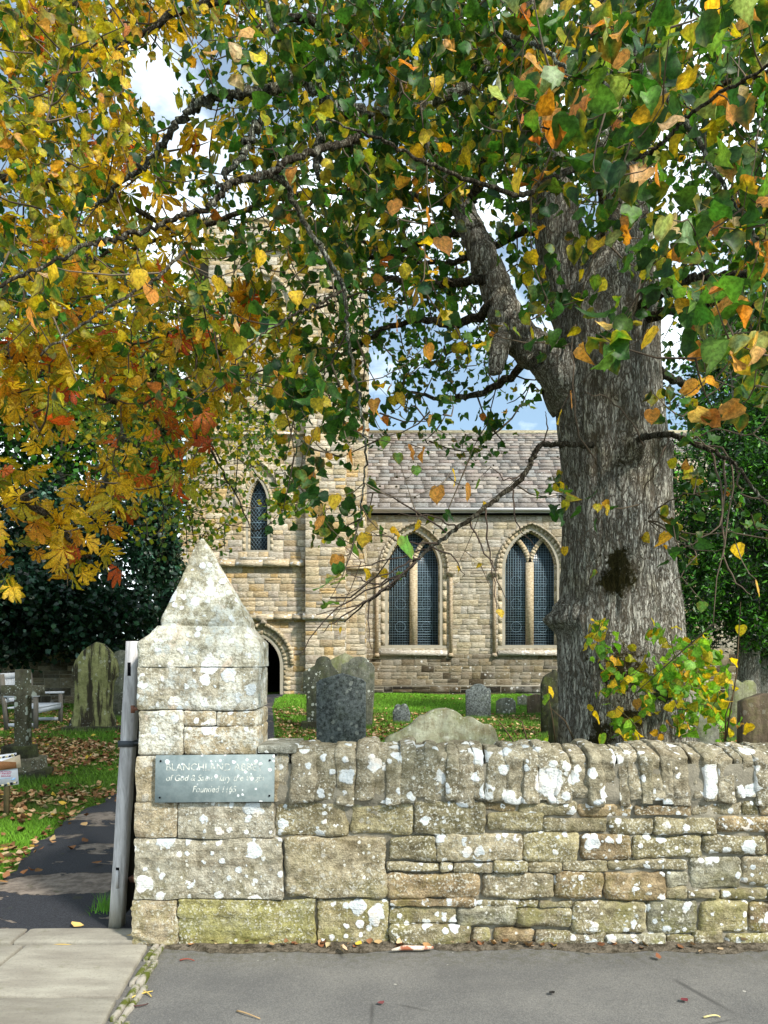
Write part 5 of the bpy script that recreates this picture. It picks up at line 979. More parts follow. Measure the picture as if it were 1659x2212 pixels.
seg([(1385, 690, 6.2), (1450, 672, 5.9), (1540, 655, 5.6), (1650, 660, 5.3), (1850, 640, 4.9)], [.045, .04, .034, .026, .018], 'branch', 'branch')
seg([(1340, 420, 6.4), (1310, 520, 5.0), (1296, 381, 3.4), (1345, 352, 3.2), (1400, 330, 3.1), (1440, 300, 3.05), (1479, 258, 3.0), (1560, 200, 2.9), (1700, 120, 2.8)], [.03, .02, .010, .009, .009, .008, .008, .007, .005], 'branch', 'branch', .004)
seg([(1330, 100, 6.4), (1360, 60, 5.0), (1380, 130, 3.8), (1425, 190, 3.4), (1470, 250, 3.2), (1510, 310, 3.1), (1560, 400, 3.0), (1640, 520, 2.9)], [.04, .03, .018, .014, .012, .010, .008, .005], 'branch', 'lichbranch', .004)
seg([(1335, 60, 6.0), (1322, 130, 5.0), (1310, 190, 4.2), (1318, 250, 3.8), (1300, 310, 3.5), (1290, 330, 3.4)], [.05, .036, .024, .018, .016, .008], 'branch', 'lichbranch', .004)
seg([(1150, 130, 6.2), (1120, 120, 4.8), (1090, 78, 4.0), (1130, 84, 3.7), (1180, 110, 3.4), (1220, 150, 3.2), (1250, 190, 3.0), (1230, 260, 2.8), (1160, 280, 2.7)], [.03, .022, .014, .011, .010, .008, .006, .005, .003], 'branch', 'lichbranch', .004)
seg([(1330, 330, 6.2), (1200, 380, 5.0), (1130, 420, 4.2), (1060, 400, 3.8), (960, 370, 3.4), (880, 330, 3.2), (800, 290, 3.1), (700, 260, 3.0)], [.03, .02, .014, .011, .009, .007, .005, .003], 'branch', 'branch', .005)
for s_ in ([(1050, 605, 6.6), (980, 610, 6.8), (900, 612, 7.2), (830, 600, 7.4), (700, 625, 7.6)], [(1070, 650, 6.5), (1000, 700, 6.8), (900, 690, 7.1), (800, 730, 7.4), (740, 790, 7.6)], [(1020, 500, 6.8), (920, 520, 7.2), (800, 560, 7.6), (640, 560, 8.0)],
           [(1240, 560, 6.8), (1150, 500, 7.2), (1000, 560, 7.8), (880, 560, 8.2), (700, 480, 8.6)], [(1160, 760, 6.5), (1080, 830, 7.0), (980, 860, 7.4), (880, 850, 7.8)], [(1420, 800, 6.4), (1480, 830, 6.8), (1540, 820, 7.2)], [(1200, 200, 6.8), (1050, 100, 7.4), (900, 60, 8.0), (600, 60, 8.8)],
           [(1400, 300, 6.4), (1500, 200, 6.2), (1700, 150, 6.0)], [(1000, 440, 6.9), (850, 420, 7.0), (650, 420, 7.2), (400, 500, 7.4), (200, 560, 7.6)], [(800, 100, 7.3), (500, 0, 7.0), (250, 100, 6.8), (50, 200, 6.6)]):
    seg(s_, np.linspace(.045, .014, len(s_)), 'branch', 'branch', .012, 8)
NEAR = ["00000000000453455", "00000100000456566", "10100010000567677", "11000010001458778", "11001000001146788", "12110010010013787", "11101110010011355", "01100100010011146", "01001110010000224", "00000010001000000", "00000001000000000", "00000001100000000", "00000001000000000"]
MID = ["44424457887776555", "44321357787766555", "44311367786665555", "33322356776655545", "33312355553434545", "22222344222422445", "22222345122311334", "12222234111100123", "01122362110000112", "00010041011000000", "00000021110010010", "00000011010000111"]
FAR = ["23313446665543344", "23301235665543344", "22201345665544345", "11100235665544345", "22211123332222335", "22111112333221333", "11111113443200223", "11112234454100122", "00111233332100001", "00000012111000000"]
cn = cells(NEAR, 0, 0, 100, .50, 2.45, 4.0, (1, 5, 4, 0)); lf_ = cn[:, 0]/cn[:, 1] < -.08; cn[lf_] = np.array((0, 0, H))+(cn[lf_]-np.array((0, 0, H)))*1.4; cm = cells(MID, 0, 0, 100, 1.42, 4.1, 6.9, (2, 6, 6, 0)); cf = cells(FAR, 0, 0, 100, 3.1, 7.0, 10.5, (2, 6, 5, 0))
tw = MB(); crown = MB()
for cl, per, rad, sz, wg, r0 in ((cn, 4.2, .11, (.070, .100), (1, .45, .40, .16), .0026), (cm, 7.6, .18, (.062, .095), (1.5, .62, .16, .03), .0036), (cf, 8.0, .24, (.058, .088), (2.6, .30, .05, .0), .006)):
    dirs = grow(tw, sk, cl, r0, maxd=3.0 if r0 > .003 else 2.4); pos, ax, idx = spray(cl, dirs, per, rad); n = len(pos)
    ct_ = RNG.random(len(cl))                                      # a spray tends to turn together
    gy = RNG.random(n)*.55+ct_[idx]*.45; xw = pos[:, 0]/pos[:, 1]; pyel = wg[1]/(wg[0]+wg[1]+wg[2]); pyel = pyel+np.clip(-xw*1.0-.05, 0, .30)
    isy = gy < np.clip(pyel*1.0, 0, .9); iso = (gy > 1-wg[2]*.55)
    col = np.where(isy[:, None], pick(n, YELL, (3, 2.0, 3.4, 1.0, .6), .3), pick(n, GREEN, (3, 3, 2, .3+1.2*(r0 < .003), 1.2), .3)); col = np.where(iso[:, None], pick(n, ORNG, (2, 2, 1, 1), .2), col); pal_ = (RNG.random(n) < .12*(r0 < .003))[:, None]; col = np.where(pal_, pick(n, [(.22, .32, .17), (.60, .42, .26), (.30, .38, .14)], (2, 1, 2), .2), col)
    half = (RNG.random(n) < .35)[:, None]; rc = np.where(isy[:, None], pick(n, [BROWN, (.42, .16, .03), (.5, .3, .03)], (2, 2, 2)), pick(n, [(.45, .36, .03), (.06, .15, .02), (.30, .14, .03)], (1.2, 3, .5))); rc = np.where(iso[:, None], pick(n, [(.3, .09, .03), (.5, .25, .1)], (1, 1)), rc)
    leaves(crown, pos, ax, RNG.uniform(*sz, n), col, rc, T_LIME, .42, .32, .4, .085)
crown.build('crown', M['leaf'], lime); tag(tw.build('twigs', M['twig'], lime), kind='stuff')
# hand-set larger leaves that read singly in the photograph, on the near drooping shoots
tw = MB(); crown = MB(); BL = [(1404, 733, 54, 'y'), (1335, 750, 40, 'o'), (1116, 392, 46, 'y'), (1197, 258, 50, 'o'), (1366, 298, 40, 'y'), (1108, 226, 48, 'o'), (952, 532, 42, 'o'), (1076, 178, 42, 'w'), (1340, 130, 44, 'o'), (1576, 246, 46, 'o'), (1420, 372, 50, 'o'), (1272, 356, 44, 'o'), (1364, 474, 42, 'g'), (1439, 492, 56, 'l'), (1596, 512, 50, 'y'), (1250, 212, 48, 'o'),
      (1600, 790, 46, 'y'), (1562, 762, 40, 'y'), (1232, 864, 36, 'o'), (1211, 904, 34, 'y'), (760, 984, 34, 'o'), (946, 1068, 40, 'o'), (1016, 1064, 36, 'o'), (978, 1030, 36, 'y'), (732, 1216, 38, 'o'), (694, 1130, 34, 'o'), (722, 1084, 36, 'y'), (786, 1165, 34, 'y'), (876, 1180, 50, 'g'), (636, 378, 36, 'o'), (648, 1028, 30, 'g'), (790, 1240, 28, 'y'), (866, 1244, 20, 'g'), (904, 1135, 26, 'y'), (680, 940, 32, 'y'),
      (1635, 1270, 36, 'y'), (1590, 1190, 34, 'y'), (1518, 1310, 24, 'g'), (1410, 900, 34, 'o'), (1342, 1540, 28, 'y'), (1290, 20, 44, 'y'), (1232, 14, 40, 'y'), (1530, 20, 50, 'y'), (940, 182, 34, 'y'), (1650, 660, 40, 'g'), (1640, 740, 50, 'l'), (1556, 110, 50, 'g'), (856, 700, 34, 'o'), (922, 760, 36, 'o'), (850, 448, 36, 'o'), (920, 470, 38, 'o'), (300, 600, 44, 'y'), (330, 640, 40, 'o'), (112, 586, 44, 'y'), (66, 690, 48, 'o'), (636, 642, 34, 'y'), (560, 556, 36, 'y'), (470, 614, 34, 'y'),
      (748, 835, 28, 'o'), (742, 862, 24, 'y'), (888, 975, 34, 'o'), (834, 955, 28, 'g'), (858, 990, 26, 'g'), (917, 985, 32, 'o'), (898, 1018, 26, 'g'), (1034, 1045, 26, 'g'), (1046, 1092, 20, 'y'), (762, 1190, 30, 'g'), (715, 1352, 22, 'y'), (738, 1362, 18, 'y'), (1080, 1325, 20, 'y'), (1284, 1240, 22, 'g'), (1220, 1190, 20, 'y'), (826, 1240, 22, 'y'), (988, 1230, 18, 'y'), (1036, 1222, 14, 'y')]
pc = {'y': (.66, .44, .03), 'o': (.55, .24, .05), 'g': (.10, .24, .04), 'l': (.36, .42, .14), 'w': (.50, .50, .42)}
cl = []; sz = []; co = []
for (a, b, s_, k) in BL: Y = .088*FPX/s_; Y = float(np.clip(Y*RNG.uniform(.92, 1.05), 2.3, 6.0)); cl.append(P(a, b-s_*.45, Y)); sz.append(s_*Y/FPX); co.append(pc[k])
cl = np.array(cl); dirs = grow(tw, sk, cl, .0022, maxd=1.3); n = len(cl); ax = np.array((0, 0, -1.))+RNG.normal(0, .22, (n, 3)); ax[:, 1] *= .5
leaves(crown, cl, ax, np.array(sz), np.array(co), pick(n, [BROWN, (.45, .15, .03), (.5, .3, .04)], (1, 2, 2)), T_LIME, .38, .18, .15, .03)
crown.build('crown', M['leaf'], lime); tag(tw.build('twigs', M['twig'], lime), kind='stuff')
# shoots sprouting from the foot of the trunk
tw = MB(); crown = MB(); SH = ["00000000000", "00000001100", "02003221000", "03320034210", "03412457500", "02423789710", "02324689820", "01325478720", "02321354410"]
cl = cells(SH, 1235, 1262, 36, .62, 5.0, 5.85); s2 = Skeleton(4000); base_pts = np.array([P(1330+RNG.uniform(-60, 130), 1600, 5.9+RNG.uniform(-.2, 0)) for q in range(16)]); s2.add(base_pts); s2.add(np.array([P(1420, 1540, 5.8), P(1430, 1480, 5.8), P(1470, 1500, 5.7), P(1350, 1420, 5.85), P(1500, 1450, 5.7)]))
dirs = grow(tw, s2, cl, .0026, (.10, .09, .04), maxd=.7); pos, ax, idx = spray(cl, dirs, 3.4, .085); n = len(pos); yl = RNG.random(n) < .42
leaves(crown, pos, ax, RNG.uniform(.05, .088, n), np.where(yl[:, None], pick(n, YELL, (4, 3, 2, 1, .3)), pick(n, [(.09, .24, .02), (.14, .34, .03), (.20, .40, .04)], (3, 3, 2))), np.where(yl[:, None], pick(n, [(.6, .4, .02), (.4, .2, .03)], (2, 1)), pick(n, [(.30, .42, .03), (.1, .25, .02)], (1, 1))), T_LIME, .3, .2, .2, .05)
for (a, b) in [((1566, 1608, 5.4), (1590, 1480, 5.3)), ((1566, 1608, 5.4), (1600, 1300, 5.5)), ((1110, 1604, 5.0), (1075, 1555, 5.0)), ((1140, 1604, 5.0), (1100, 1545, 5.1)), ((1200, 1604, 5.2), (1180, 1480, 5.1)), ((1240, 1600, 5.3), (1190, 1530, 5.2))]: A, B = P(*a), P(*b); tw.tube([A, (A+B)/2+RNG.normal(0, .02, 3), B], [.006, .005, .0025], 5, (.10, .07, .04, 1))
cl = np.array([P(*q) for q in ((1615, 1562, 5.2), (1600, 1350, 5.5), (1185, 1485, 5.1), (1180, 1500, 5.1), (1580, 1420, 5.4), (1280, 1545, 5.2), (1185, 1592, 4.6), (1300, 1585, 4.7))]); ax = np.array((0, 0, -1.))+RNG.normal(0, .5, (8, 3)); leaves(crown, cl, ax, np.full(8, .085), pick(8, [(.7, .5, .02), (.18, .38, .03)], (1, 1)), pick(8, [(.6, .45, .02)], [1]), T_LIME, .4)
crown.build('foliage', M['leaf'], lime); tag(tw.build('twigs', M['twig'], lime), kind='stuff')
# ------------------------------------------------------------------ horse chestnut on the left
ch = empty('horse_chestnut_tree', (-6.4, 8.5, .1), 'horse chestnut turning yellow and orange, overhanging the left churchyard', 'tree'); sk = Skeleton(); tk = MB()
branch(tk, sk, [(-6.4, 8.5, -.1), (-6.35, 8.5, 1.5), (-6.2, 8.4, 3.0), (-6.0, 8.2, 5.0), (-5.8, 8.0, 8)], [.34, .27, .25, .2, .12], wob=.01, n=18); tk.build('trunk', M['bark'], ch, smooth=True); tk = MB()
for pts in ([(-6.2, 8.4, 3.0), (-5.2, 8.0, 3.6), (-4.3, 7.7, 3.5), (-3.4, 7.4, 3.0), (-2.9, 7.3, 2.5)], [(-6.1, 8.3, 4.0), (-5.0, 7.8, 4.6), (-3.8, 7.4, 4.6), (-2.6, 7.2, 4.0)], [(-6, 8.2, 5.0), (-4.8, 7.6, 6.0), (-3.4, 7.2, 6.2), (-2.0, 7.0, 5.6)], [(-6.2, 8.4, 3.0), (-5.4, 7.6, 3.2), (-4.6, 7.0, 2.9), (-3.8, 6.8, 2.3)], [(-5.9, 8.2, 6), (-4.4, 7.4, 7.4), (-2.8, 7.0, 7.8)], [(-6.2, 8.4, 3.4), (-7.4, 8.8, 4.2), (-8.6, 9.2, 4.0)], [(-6.0, 8.2, 5.0), (-7.2, 7.2, 6.0), (-8.0, 6.6, 6.0)]):
    branch(tk, sk, pts, np.linspace(.09, .02, len(pts)), wob=.02, n=8)
tk.build('branch', M['branch'], ch, smooth=True)
CH = ["5554321100", "5554310000", "5543210000", "5543210000", "6665431000", "7776654210", "8888765320", "9999876520", "9999986410", "9999999200", "9999998000", "7999410000", "3552000000"]
tw = MB(); crown = MB(); cl = cells(CH, -10, -10, 58*1.02, 0, 6, 8.5) if 0 else None
rowsC = CH; cl = cells(rowsC, -20, 10, 100, .50, 6.1, 8.6, (4, 0, 3, 0)) if 0 else cells(["5543200000", "5532000000", "5543100000", "5543210000", "6543310100", "6655432110", "7776654110", "8887640000", "8888500000", "9998300000", "9997100000", "8971000000", "5500000000"], -20, 0, 100, .62, 6.0, 8.6, (4, 0, 3, 0))
cl = cl[~((cl[:, 2] < ZZ(1270, cl[:, 1])))]; dirs = grow(tw, sk, cl, .006, maxd=2.0); pos, ax, idx = spray(cl, dirs, 4.6, .24, .75, .45, .5); n = len(pos)
pxl = 829.5+pos[:, 0]*FPX/pos[:, 1]; pyl = HY-(pos[:, 2]-H)*FPX/pos[:, 1]; red = np.exp(-(((pxl-330)/75)**2+((pyl-960)/130)**2))+.5*np.exp(-(((pxl-230)/60)**2+((pyl-1200)/60)**2))+.5*np.exp(-(((pxl-450)/50)**2+((pyl-715)/45)**2)); isr = RNG.random(n) < red*.62+.05
gyl = RNG.random(n) < np.clip((1150-pyl)/1400, .12, .65)
col = np.where(gyl[:, None], pick(n, [(.16, .22, .02), (.26, .28, .02), (.10, .17, .02)], (2, 2, 1)), pick(n, [(.66, .44, .03), (.56, .38, .025), (.72, .50, .04), (.50, .22, .02), (.34, .30, .02)], (3, 3, 2, 1.4, 2))); col = np.where(isr[:, None], pick(n, [(.55, .10, .025), (.48, .14, .03), (.36, .07, .02)], (2, 2, 1)), col)
leaves(crown, pos, ax, RNG.uniform(.13, .23, n), col, np.where(isr[:, None], pick(n, [(.3, .05, .02)], [1]), pick(n, [(.34, .13, .02), (.45, .25, .02)], (1, 1))), T_CHEST, .6, .3, .5, .05, .35)
crown.build('crown', M['chestnut'], ch); tag(tw.build('twigs', M['twig'], ch), kind='stuff')
# ------------------------------------------------------------------ small leaved tree before the tower
st_ = empty('young_lime_tree', (XX(190, 21.3), 21.3, .1), 'smaller leaved green tree arching in front of the church tower', 'tree'); sk = Skeleton(); tk = MB()
branch(tk, sk, [(XX(190, 21.3), 21.3, 0), P(195, 1300, 21.3), P(215, 1100, 20.5), P(260, 950, 18), P(310, 850, 15.5), P(360, 700, 15)], [.2, .17, .14, .12, .10, .05], wob=.02, n=12); tk.build('trunk', M['bark'], st_, smooth=True); tk = MB()
for pts in ([(270, 930, 17), (400, 860, 14.5), (445, 950, 14.2), (500, 1050, 14), (545, 1150, 13.8)], [(270, 1000, 15), (380, 840, 14.6), (430, 900, 14.2), (480, 1000, 14)], [(300, 900, 15), (420, 740, 14.6), (520, 790, 14.2), (560, 860, 14)], [(330, 800, 15), (460, 660, 14.6), (600, 680, 14)], [(265, 940, 17.5), (350, 1000, 14.8), (400, 1080, 14.5), (420, 1180, 14.4)]): branch(tk, sk, [P(*q_) for q_ in pts], np.linspace(.045, .010, len(pts)), wob=.02, n=6)
tk.build('branch', M['branch'], st_, smooth=True)
SM = ["0000000000000000", "0001122110000000", "0112233321110000", "1223344432111000", "2334444332110000", "3444455331100000", "3445555543100000", "4555555532110000", "4455555544210000", "3345555544321000", "2334455344432000", "1233455223320000", "1123454321232000", "0112344321122100", "0011233321011100", "0001122220000010", "0000111110000000"]
tw = MB(); crown = MB(); cl = cells(SM, 160, 560, 38, 2.3, 12.8, 16, (2, 0, 2, 0)); dirs = grow(tw, sk, cl, .006, (.05, .04, .03), maxd=1.6); pos, ax, idx = spray(cl, dirs, 6, .26, .5, .4, .7); n = len(pos); isy = RNG.random(n) < .34
leaves(crown, pos, ax, RNG.uniform(.08, .13, n), np.where(isy[:, None], pick(n, [(.42, .38, .03), (.55, .42, .03), (.30, .32, .03), (.5, .3, .05)], (3, 2, 2, .6)), pick(n, [(.045, .12, .02), (.08, .18, .025), (.12, .22, .03)], (3, 3, 2))), pick(n, [(.2, .22, .03), (.3, .2, .03)], (2, 1)), T_SIMPLE, .3, .15, .15, .04)
crown.build('crown', M['leaf'], st_); tag(tw.build('twigs', M['twig'], st_), kind='stuff')
# ------------------------------------------------------------------ evergreens
def evergreen(name, label, cat, base, ell, n, size, pal, tmpl=None, trunk=None, cutdown=0, amt=.3, group=None, shell=.35, thin=0):
    """dense crown of small leaves in lumpy masses; ell = list of (cx, cy, cz, rx, ry, rz)"""
    root = empty(name, base, label, cat, group)
    if trunk: q = MB(); s3 = Skeleton(2000); branch(q, s3, trunk[0], trunk[1], wob=.02, n=12); q.build('trunk', M['bark'], root, smooth=True)
    pos = []; vol = np.array([e[3]*e[5] for e in ell]); vol = vol/vol.sum()
    for e, v in zip(ell, vol):
        k = int(n*v); nl = max(14, int(90*v)); lump = unit(RNG.normal(size=(nl, 3)))*RNG.uniform(.62, 1.0, (nl, 1)); i = RNG.integers(0, nl, k); p = lump[i]+RNG.normal(0, .16, (k, 3)); inner = RNG.random(k) < .25; p[inner] = unit(RNG.normal(size=(inner.sum(), 3)))*RNG.random((inner.sum(), 1))**.5
        pos.append(p*np.array(e[3:6])+np.array(e[:3]))
    pos = np.vstack(pos); pos = pos[pos[:, 2] > cutdown+.05]; m_ = len(pos); mb = MB(); ax = RNG.normal(size=(m_, 3))+np.array((0, 0, -.2)); c = pick(m_, pal[0], pal[1], .3)
    leaves(mb, pos, ax, RNG.uniform(size*.7, size*1.3, m_), c, c*.8, tmpl or T_SIMPLE, .3, .1, .1, .03, 0, 1.1); mb.build('foliage', M['evergreen'], root)
    return root
DG = ([(.006, .022, .008), (.012, .045, .014), (.02, .07, .02), (.05, .13, .05)], (3, 3, 2, .6)); YG_ = ([(.02, .08, .01), (.045, .17, .015), (.09, .28, .02), (.006, .02, .006)], (3, 2.4, 1.6, 3.4)); BGc = ([(.004, .016, .009), (.008, .03, .017), (.02, .07, .04), (.08, .17, .13)], (3, 3, 1.6, .35))  # BGc: the few pale leaves are glossy highlights painted into the colour
def E(px, py, Y, rx, ry, rz): c_ = P(px, py, Y); return (c_[0], c_[1], c_[2], rx*Y/FPX, ry, rz*Y/FPX)
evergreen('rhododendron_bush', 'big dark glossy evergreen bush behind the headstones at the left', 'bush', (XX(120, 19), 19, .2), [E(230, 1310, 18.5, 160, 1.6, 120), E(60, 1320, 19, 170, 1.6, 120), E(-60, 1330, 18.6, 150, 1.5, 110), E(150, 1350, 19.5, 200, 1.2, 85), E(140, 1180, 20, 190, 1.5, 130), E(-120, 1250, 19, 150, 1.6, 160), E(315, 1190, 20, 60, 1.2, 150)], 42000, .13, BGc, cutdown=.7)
evergreen('ivy_clad_stem', 'tall dark ivy column climbing beside the tower left edge', 'ivy', (XX(350, 23), 23, .2), [E(345, 1120, 23, 52, .9, 220), E(320, 900, 23, 70, .9, 200), E(360, 1280, 23, 40, .8, 90)], 15000, .12, DG, trunk=([(XX(340, 23), 23.1, -.1), P(345, 1150, 23.1), P(335, 800, 23.1)], (.22, .18, .1)), cutdown=.3)
evergreen('yew_tree', 'tall bright green feathery conifer right of the lime trunk', 'tree', (XX(1640, 17), 17, 0), [E(1510, 1070, 16, 75, 1.1, 110), E(1490, 1290, 16.2, 60, 1.0, 120), E(1560, 1010, 16.5, 110, 1.5, 95), E(1640, 900, 17, 110, 1.6, 110), E(1560, 1180, 16.8, 105, 1.4, 100), E(1690, 1100, 16.5, 110, 1.6, 140), E(1520, 1300, 17, 80, 1.2, 90), E(1660, 1300, 16.5, 120, 1.4, 110), E(1640, 740, 17.5, 120, 1.6, 110), E(1760, 900, 17, 150, 2, 250)], 52000, .13, YG_, T_NEEDLE, trunk=([(XX(1620, 17), 17.2, -.1), P(1615, 1200, 17.2), P(1590, 700, 17.2), P(1585, 400, 17.4)], (.3, .24, .15, .06)), cutdown=1.3)
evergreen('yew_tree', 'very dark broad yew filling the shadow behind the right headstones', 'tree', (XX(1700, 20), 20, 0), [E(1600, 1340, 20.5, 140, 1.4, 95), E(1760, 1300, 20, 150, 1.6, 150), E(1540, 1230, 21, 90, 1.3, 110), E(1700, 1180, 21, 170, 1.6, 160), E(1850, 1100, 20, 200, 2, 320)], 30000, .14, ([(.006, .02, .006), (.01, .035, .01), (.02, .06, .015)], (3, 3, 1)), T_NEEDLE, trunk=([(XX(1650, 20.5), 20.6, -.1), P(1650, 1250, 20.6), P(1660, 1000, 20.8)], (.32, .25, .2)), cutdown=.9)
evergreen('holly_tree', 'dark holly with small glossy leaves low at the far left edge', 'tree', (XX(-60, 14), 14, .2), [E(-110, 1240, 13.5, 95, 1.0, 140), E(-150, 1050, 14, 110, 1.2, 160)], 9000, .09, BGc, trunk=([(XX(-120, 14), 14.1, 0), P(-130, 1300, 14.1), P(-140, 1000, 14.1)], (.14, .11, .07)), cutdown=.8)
# leafy trees standing behind the church and round the churchyard
for (lb, px, py, Y, rx, rz, pal) in (('olive green broadleaf tree beyond the churchyard, left of the tower', 130, 780, 40, 210, 330, YG_), ('autumn green tree far behind the nave, right of the trunk', 1640, 860, 44, 190, 260, YG_), ('dark hedge of trees closing the left end of the churchyard', -180, 1230, 34, 330, 170, DG), ('dark trees closing the right end of the churchyard', 1950, 1150, 36, 380, 240, DG)):
    c0 = P(px, HY, Y); evergreen('background_tree', lb, 'tree', (c0[0], Y, 0), [E(px, py, Y, rx, 3, rz), E(px-rx*.5, py+rz*.5, Y, rx*.7, 2.5, rz*.5), E(px+rx*.5, py+rz*.5, Y, rx*.7, 2.5, rz*.5)], 14000, .30, pal, trunk=([(c0[0], Y, -.1), P(px, 1300, Y), P(px+10, py, Y)], (.45, .35, .2)), cutdown=.6, group='trees beyond the churchyard')
# low dark wall behind the left headstones
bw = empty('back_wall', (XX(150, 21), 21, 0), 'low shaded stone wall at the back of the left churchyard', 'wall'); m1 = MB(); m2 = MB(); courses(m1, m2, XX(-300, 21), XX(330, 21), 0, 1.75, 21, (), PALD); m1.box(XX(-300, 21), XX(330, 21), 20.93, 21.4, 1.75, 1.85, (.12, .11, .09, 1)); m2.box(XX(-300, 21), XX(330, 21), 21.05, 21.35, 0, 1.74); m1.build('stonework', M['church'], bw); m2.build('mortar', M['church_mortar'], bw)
# ------------------------------------------------------------------ grass and fallen leaves
def field(n, x0, x1, y0, y1, powr=1.0):
    y = y0+(y1-y0)*RNG.random(n)**powr; x = RNG.uniform(x0, x1, n); return x, y
def inpath(x, y, m_=0.0): return (x > PATH_L(y)-m_+.04*np.sin(y*9)) & (x < PATH_R(y)+m_)
V_, F_, C_ = [], [], []
def blades(n, x0, x1, y0, y1, hgt, wid, powr=1.0):
    x, y = field(n, x0, x1, y0, y1, powr); half = .72*y+1.4; k = (np.abs(x) < half) & ~inpath(x, y, -.02) & ~((y > 3.85) & (y < 4.5) & (x > -1.6)); x, y = x[k], y[k]; n = len(x); z = gh(x, y)
    a = RNG.uniform(0, 2*PI, n); w_ = wid*RNG.uniform(.7, 1.3, n)/2; h = hgt*RNG.uniform(.5, 1.4, n); lx, ly = RNG.normal(0, .5, n)*h, RNG.normal(0, .5, n)*h
    p = np.stack([x, y, z], 1); d = np.stack([np.cos(a)*w_, np.sin(a)*w_, np.zeros(n)], 1); V = np.stack([p-d, p+d, p+np.stack([lx, ly, h], 1)], 1).reshape(-1, 3)
    lush = np.array([noise.noise(Vector((a_*.7, b_*.7, 0))) for a_, b_ in zip(x, y)])*.5+.5; lush = np.clip(lush*1.3+smooth(20, 24, y)*.5-.2+.35*((x < -1.2) & (y < 7)), 0, 1)[:, None]
    c = np.array((.07, .12, .015))*(1-lush)+np.array((.13, .30, .02))*lush; c = c*RNG.uniform(.6, 1.5, (n, 1)); mb.add(V, np.arange(n*3).reshape(-1, 3), np.repeat(c, 3, 0))
mb = MB(); blades(190000, -7, -1.2, 4.15, 8.5, .035, .006, 1.3); blades(120000, -13, -1.4, 8.5, 21, .045, .012, 1.2); blades(150000, -4, 10, 8.5, 28.4, .05, .016, .8)
for (a_, b_, hw_) in TUFT+[(XX(49, 9.3), 9.25, .28)]:
    n = 420; x = a_+RNG.uniform(-hw_-.08, hw_+.08, n); y = b_-.10-RNG.exponential(.05, n)-(.16 if abs(a_-XX(205, 13.4)) < .1 else 0); z = gh(x, y); h = RNG.uniform(.04, .13, n); l = RNG.normal(0, .03, (n, 2)); V = np.stack([np.stack([x-.005, y, z], 1), np.stack([x+.005, y, z], 1), np.stack([x+l[:, 0], y+l[:, 1], z+h], 1)], 1).reshape(-1, 3)
    c = np.array((.09, .18, .02))*RNG.uniform(.5, 1.7, (n, 1)); mb.add(V, np.arange(n*3).reshape(-1, 3), np.repeat(c, 3, 0))
tag(mb.build('grass', M['blade']), kind='stuff')
# tuft by the gate foot
mb = MB(); x0, y0 = XX(225, 4.45), 4.45; n = 90; a = RNG.uniform(0, 2*PI, n)
for q in range(n):
    b0 = np.array((x0+RNG.normal(0, .035), y0+RNG.normal(0, .03), .02)); h = RNG.uniform(.05, .13); l = RNG.normal(0, .035, 2); mb.add([b0+(-.003, 0, 0), b0+(.003, 0, 0), b0+(l[0], l[1], h)], [(0, 1, 2)], (.12, .30, .03, 1))
tag(mb.build('grass_tuft', M['blade']), 'small tuft of bright grass growing at the foot of the open gate', 'grass tuft')
def litter(mb, x, y, size, lift=.01, onpath=False):
    n = len(x); z = gh(x, y)+lift+RNG.uniform(0, .025, n); pos = np.stack([x, y, z], 1); ax = np.stack([RNG.normal(size=n), RNG.normal(size=n), RNG.normal(0, .3, n)], 1)
    V, F, rim = T_SIMPLE; k = len(V); ax = unit(ax); up = np.array((0, 0, 1.))+RNG.normal(0, .35, (n, 3)); U = unit(np.cross(ax, up)); N_ = np.cross(U, ax); s = size[:, None, None]; cu = RNG.normal(.35, .4, n)[:, None]
    zc_ = cu*(np.abs(V[:, 0])[None]*1.3+((V[:, 1]-.5)**2)[None]*1.2); W = pos[:, None]+s*(U[:, None]*V[:, 0][None, :, None]*1.3+ax[:, None]*(V[:, 1]-.5)[None, :, None]+N_[:, None]*zc_[..., None]); W[:, :, 2] = np.maximum(W[:, :, 2], (gh(W[:, :, 0], W[:, :, 1])+lift))
    c = pick(n, [(.30, .16, .07), (.22, .10, .04), (.42, .27, .13), (.50, .36, .20), (.16, .07, .03), (.52, .36, .05)], (3, 3, 3, 2, 2, .5), .2); mb.add(W.reshape(-1, 3), (F[None]+(np.arange(n)*k)[:, None, None]).reshape(-1, 3), np.repeat(c, k, 0))
mb = MB()
def drift(n, x0, x1, y0, y1, th=.1, sz=(.038, .078)):
    x, y = field(n, x0, x1, y0, y1); dn = np.array([noise.noise(Vector((a_*.45+9, b_*.6, 3)))+.5*noise.noise(Vector((a_*1.8, b_*2.2, 1))) for a_, b_ in zip(x, y)]); k = (dn+RNG.normal(0, .16, n) > th) & ~inpath(x, y, .02) & (np.abs(x) < .72*y+1.4); litter(mb, x[k], y[k], RNG.uniform(*sz, k.sum()))
drift(9500, -7, -1.3, 8.0, 12.5, -.12); drift(6000, -7, -1.3, 4.3, 8.0, .06, (.04, .085)); drift(6000, -9, -1.5, 12.5, 20, -.08); drift(13000, -3, 8, 9, 20.5, -.14); drift(1200, -3, 8, 20.5, 27, .25)
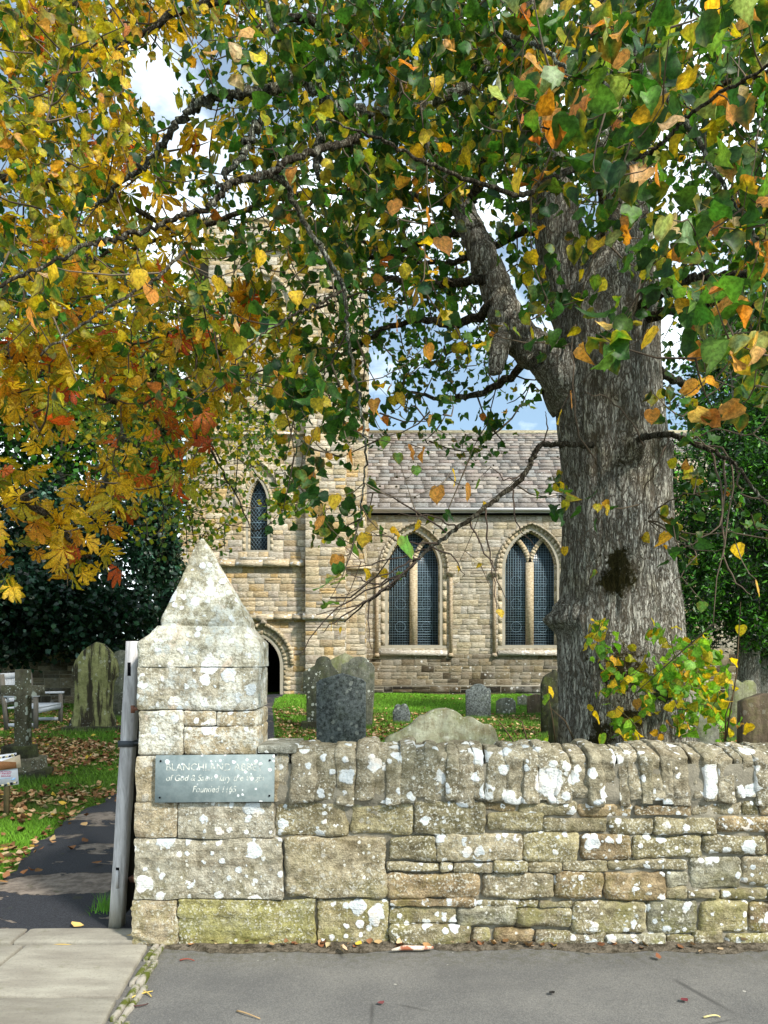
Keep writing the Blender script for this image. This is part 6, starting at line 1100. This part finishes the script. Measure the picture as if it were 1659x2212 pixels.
yy_ = RNG.uniform(4.2, 9, 150); xx_ = np.where(RNG.random(150) < .85, PATH_L(yy_)+RNG.exponential(.07, 150), RNG.uniform(-2.9, -1.4, 150)); litter(mb, xx_, yy_, RNG.uniform(.03, .065, 150), .03)
x = RNG.uniform(-1.1, 7, 150); litter(mb, x, 3.96-RNG.exponential(.035, 150), RNG.uniform(.02, .045, 150), .022)
tag(mb.build('fallen_leaves', M['dryleaf']), kind='stuff')
PL = [((166, 2010), .065, (.62, .42, .14), 'curled yellow leaf lying on the threshold slab before the path'), ((278, 2036), .05, (.55, .36, .06), 'small yellow brown leaf between the gate foot and the pillar base'), ((366, 2038), .05, (.42, .17, .06), 'rust coloured leaf at the foot of the gate pillar'), ((563, 2038), .06, (.50, .18, .05), 'orange brown leaf on tarmac right of the pillar foot'), ((515, 2036), .05, (.60, .57, .45), 'pale crumpled leaf beside the orange brown one'),
      ((1066, 2033), .07, (.45, .17, .05), 'upright russet leaf against the wall foot in mid wall'), ((1120, 2030), .07, (.42, .16, .05), 'second russet leaf along the wall foot from mid wall'), ((1350, 2040), .07, (.50, .19, .06), 'bright russet leaf under the right part of the wall'), ((1192, 2151), .03, (.02, .018, .016), 'black squashed leaf alone on the right tarmac'), ((1478, 2167), .035, (.14, .03, .035), 'dark red leaf on the far right tarmac'), ((823, 2173), .03, (.16, .05, .05), 'small maroon leaf on the middle of the tarmac')]
for (a, s_, col, lb) in PL:
    g_ = gpt(*a); mb = MB(); n = 1; ax = np.array([[RNG.normal(), RNG.normal(), .05]]); V, F, rim = T_SIMPLE; ax = unit(ax); up = np.array([[.2, -.3, 1.]]); U = unit(np.cross(ax, up)); N_ = np.cross(U, ax); W = g_+s_*(U*V[:, :1]*1.3+ax*(V[:, 1:]-.5)+N_*(.45*np.abs(V[:, :1])+.5*(V[:, 1:]-.5)**2)); W[:, 2] += max(0, .026-W[:, 2].min()) if a[1] < 2045 else max(0, .008-W[:, 2].min()); mb.add(W, F, (*col, 1)); tag(mb.build('fallen_leaf', M['dryleaf']), lb, 'leaf', 'single leaves on the pavement')
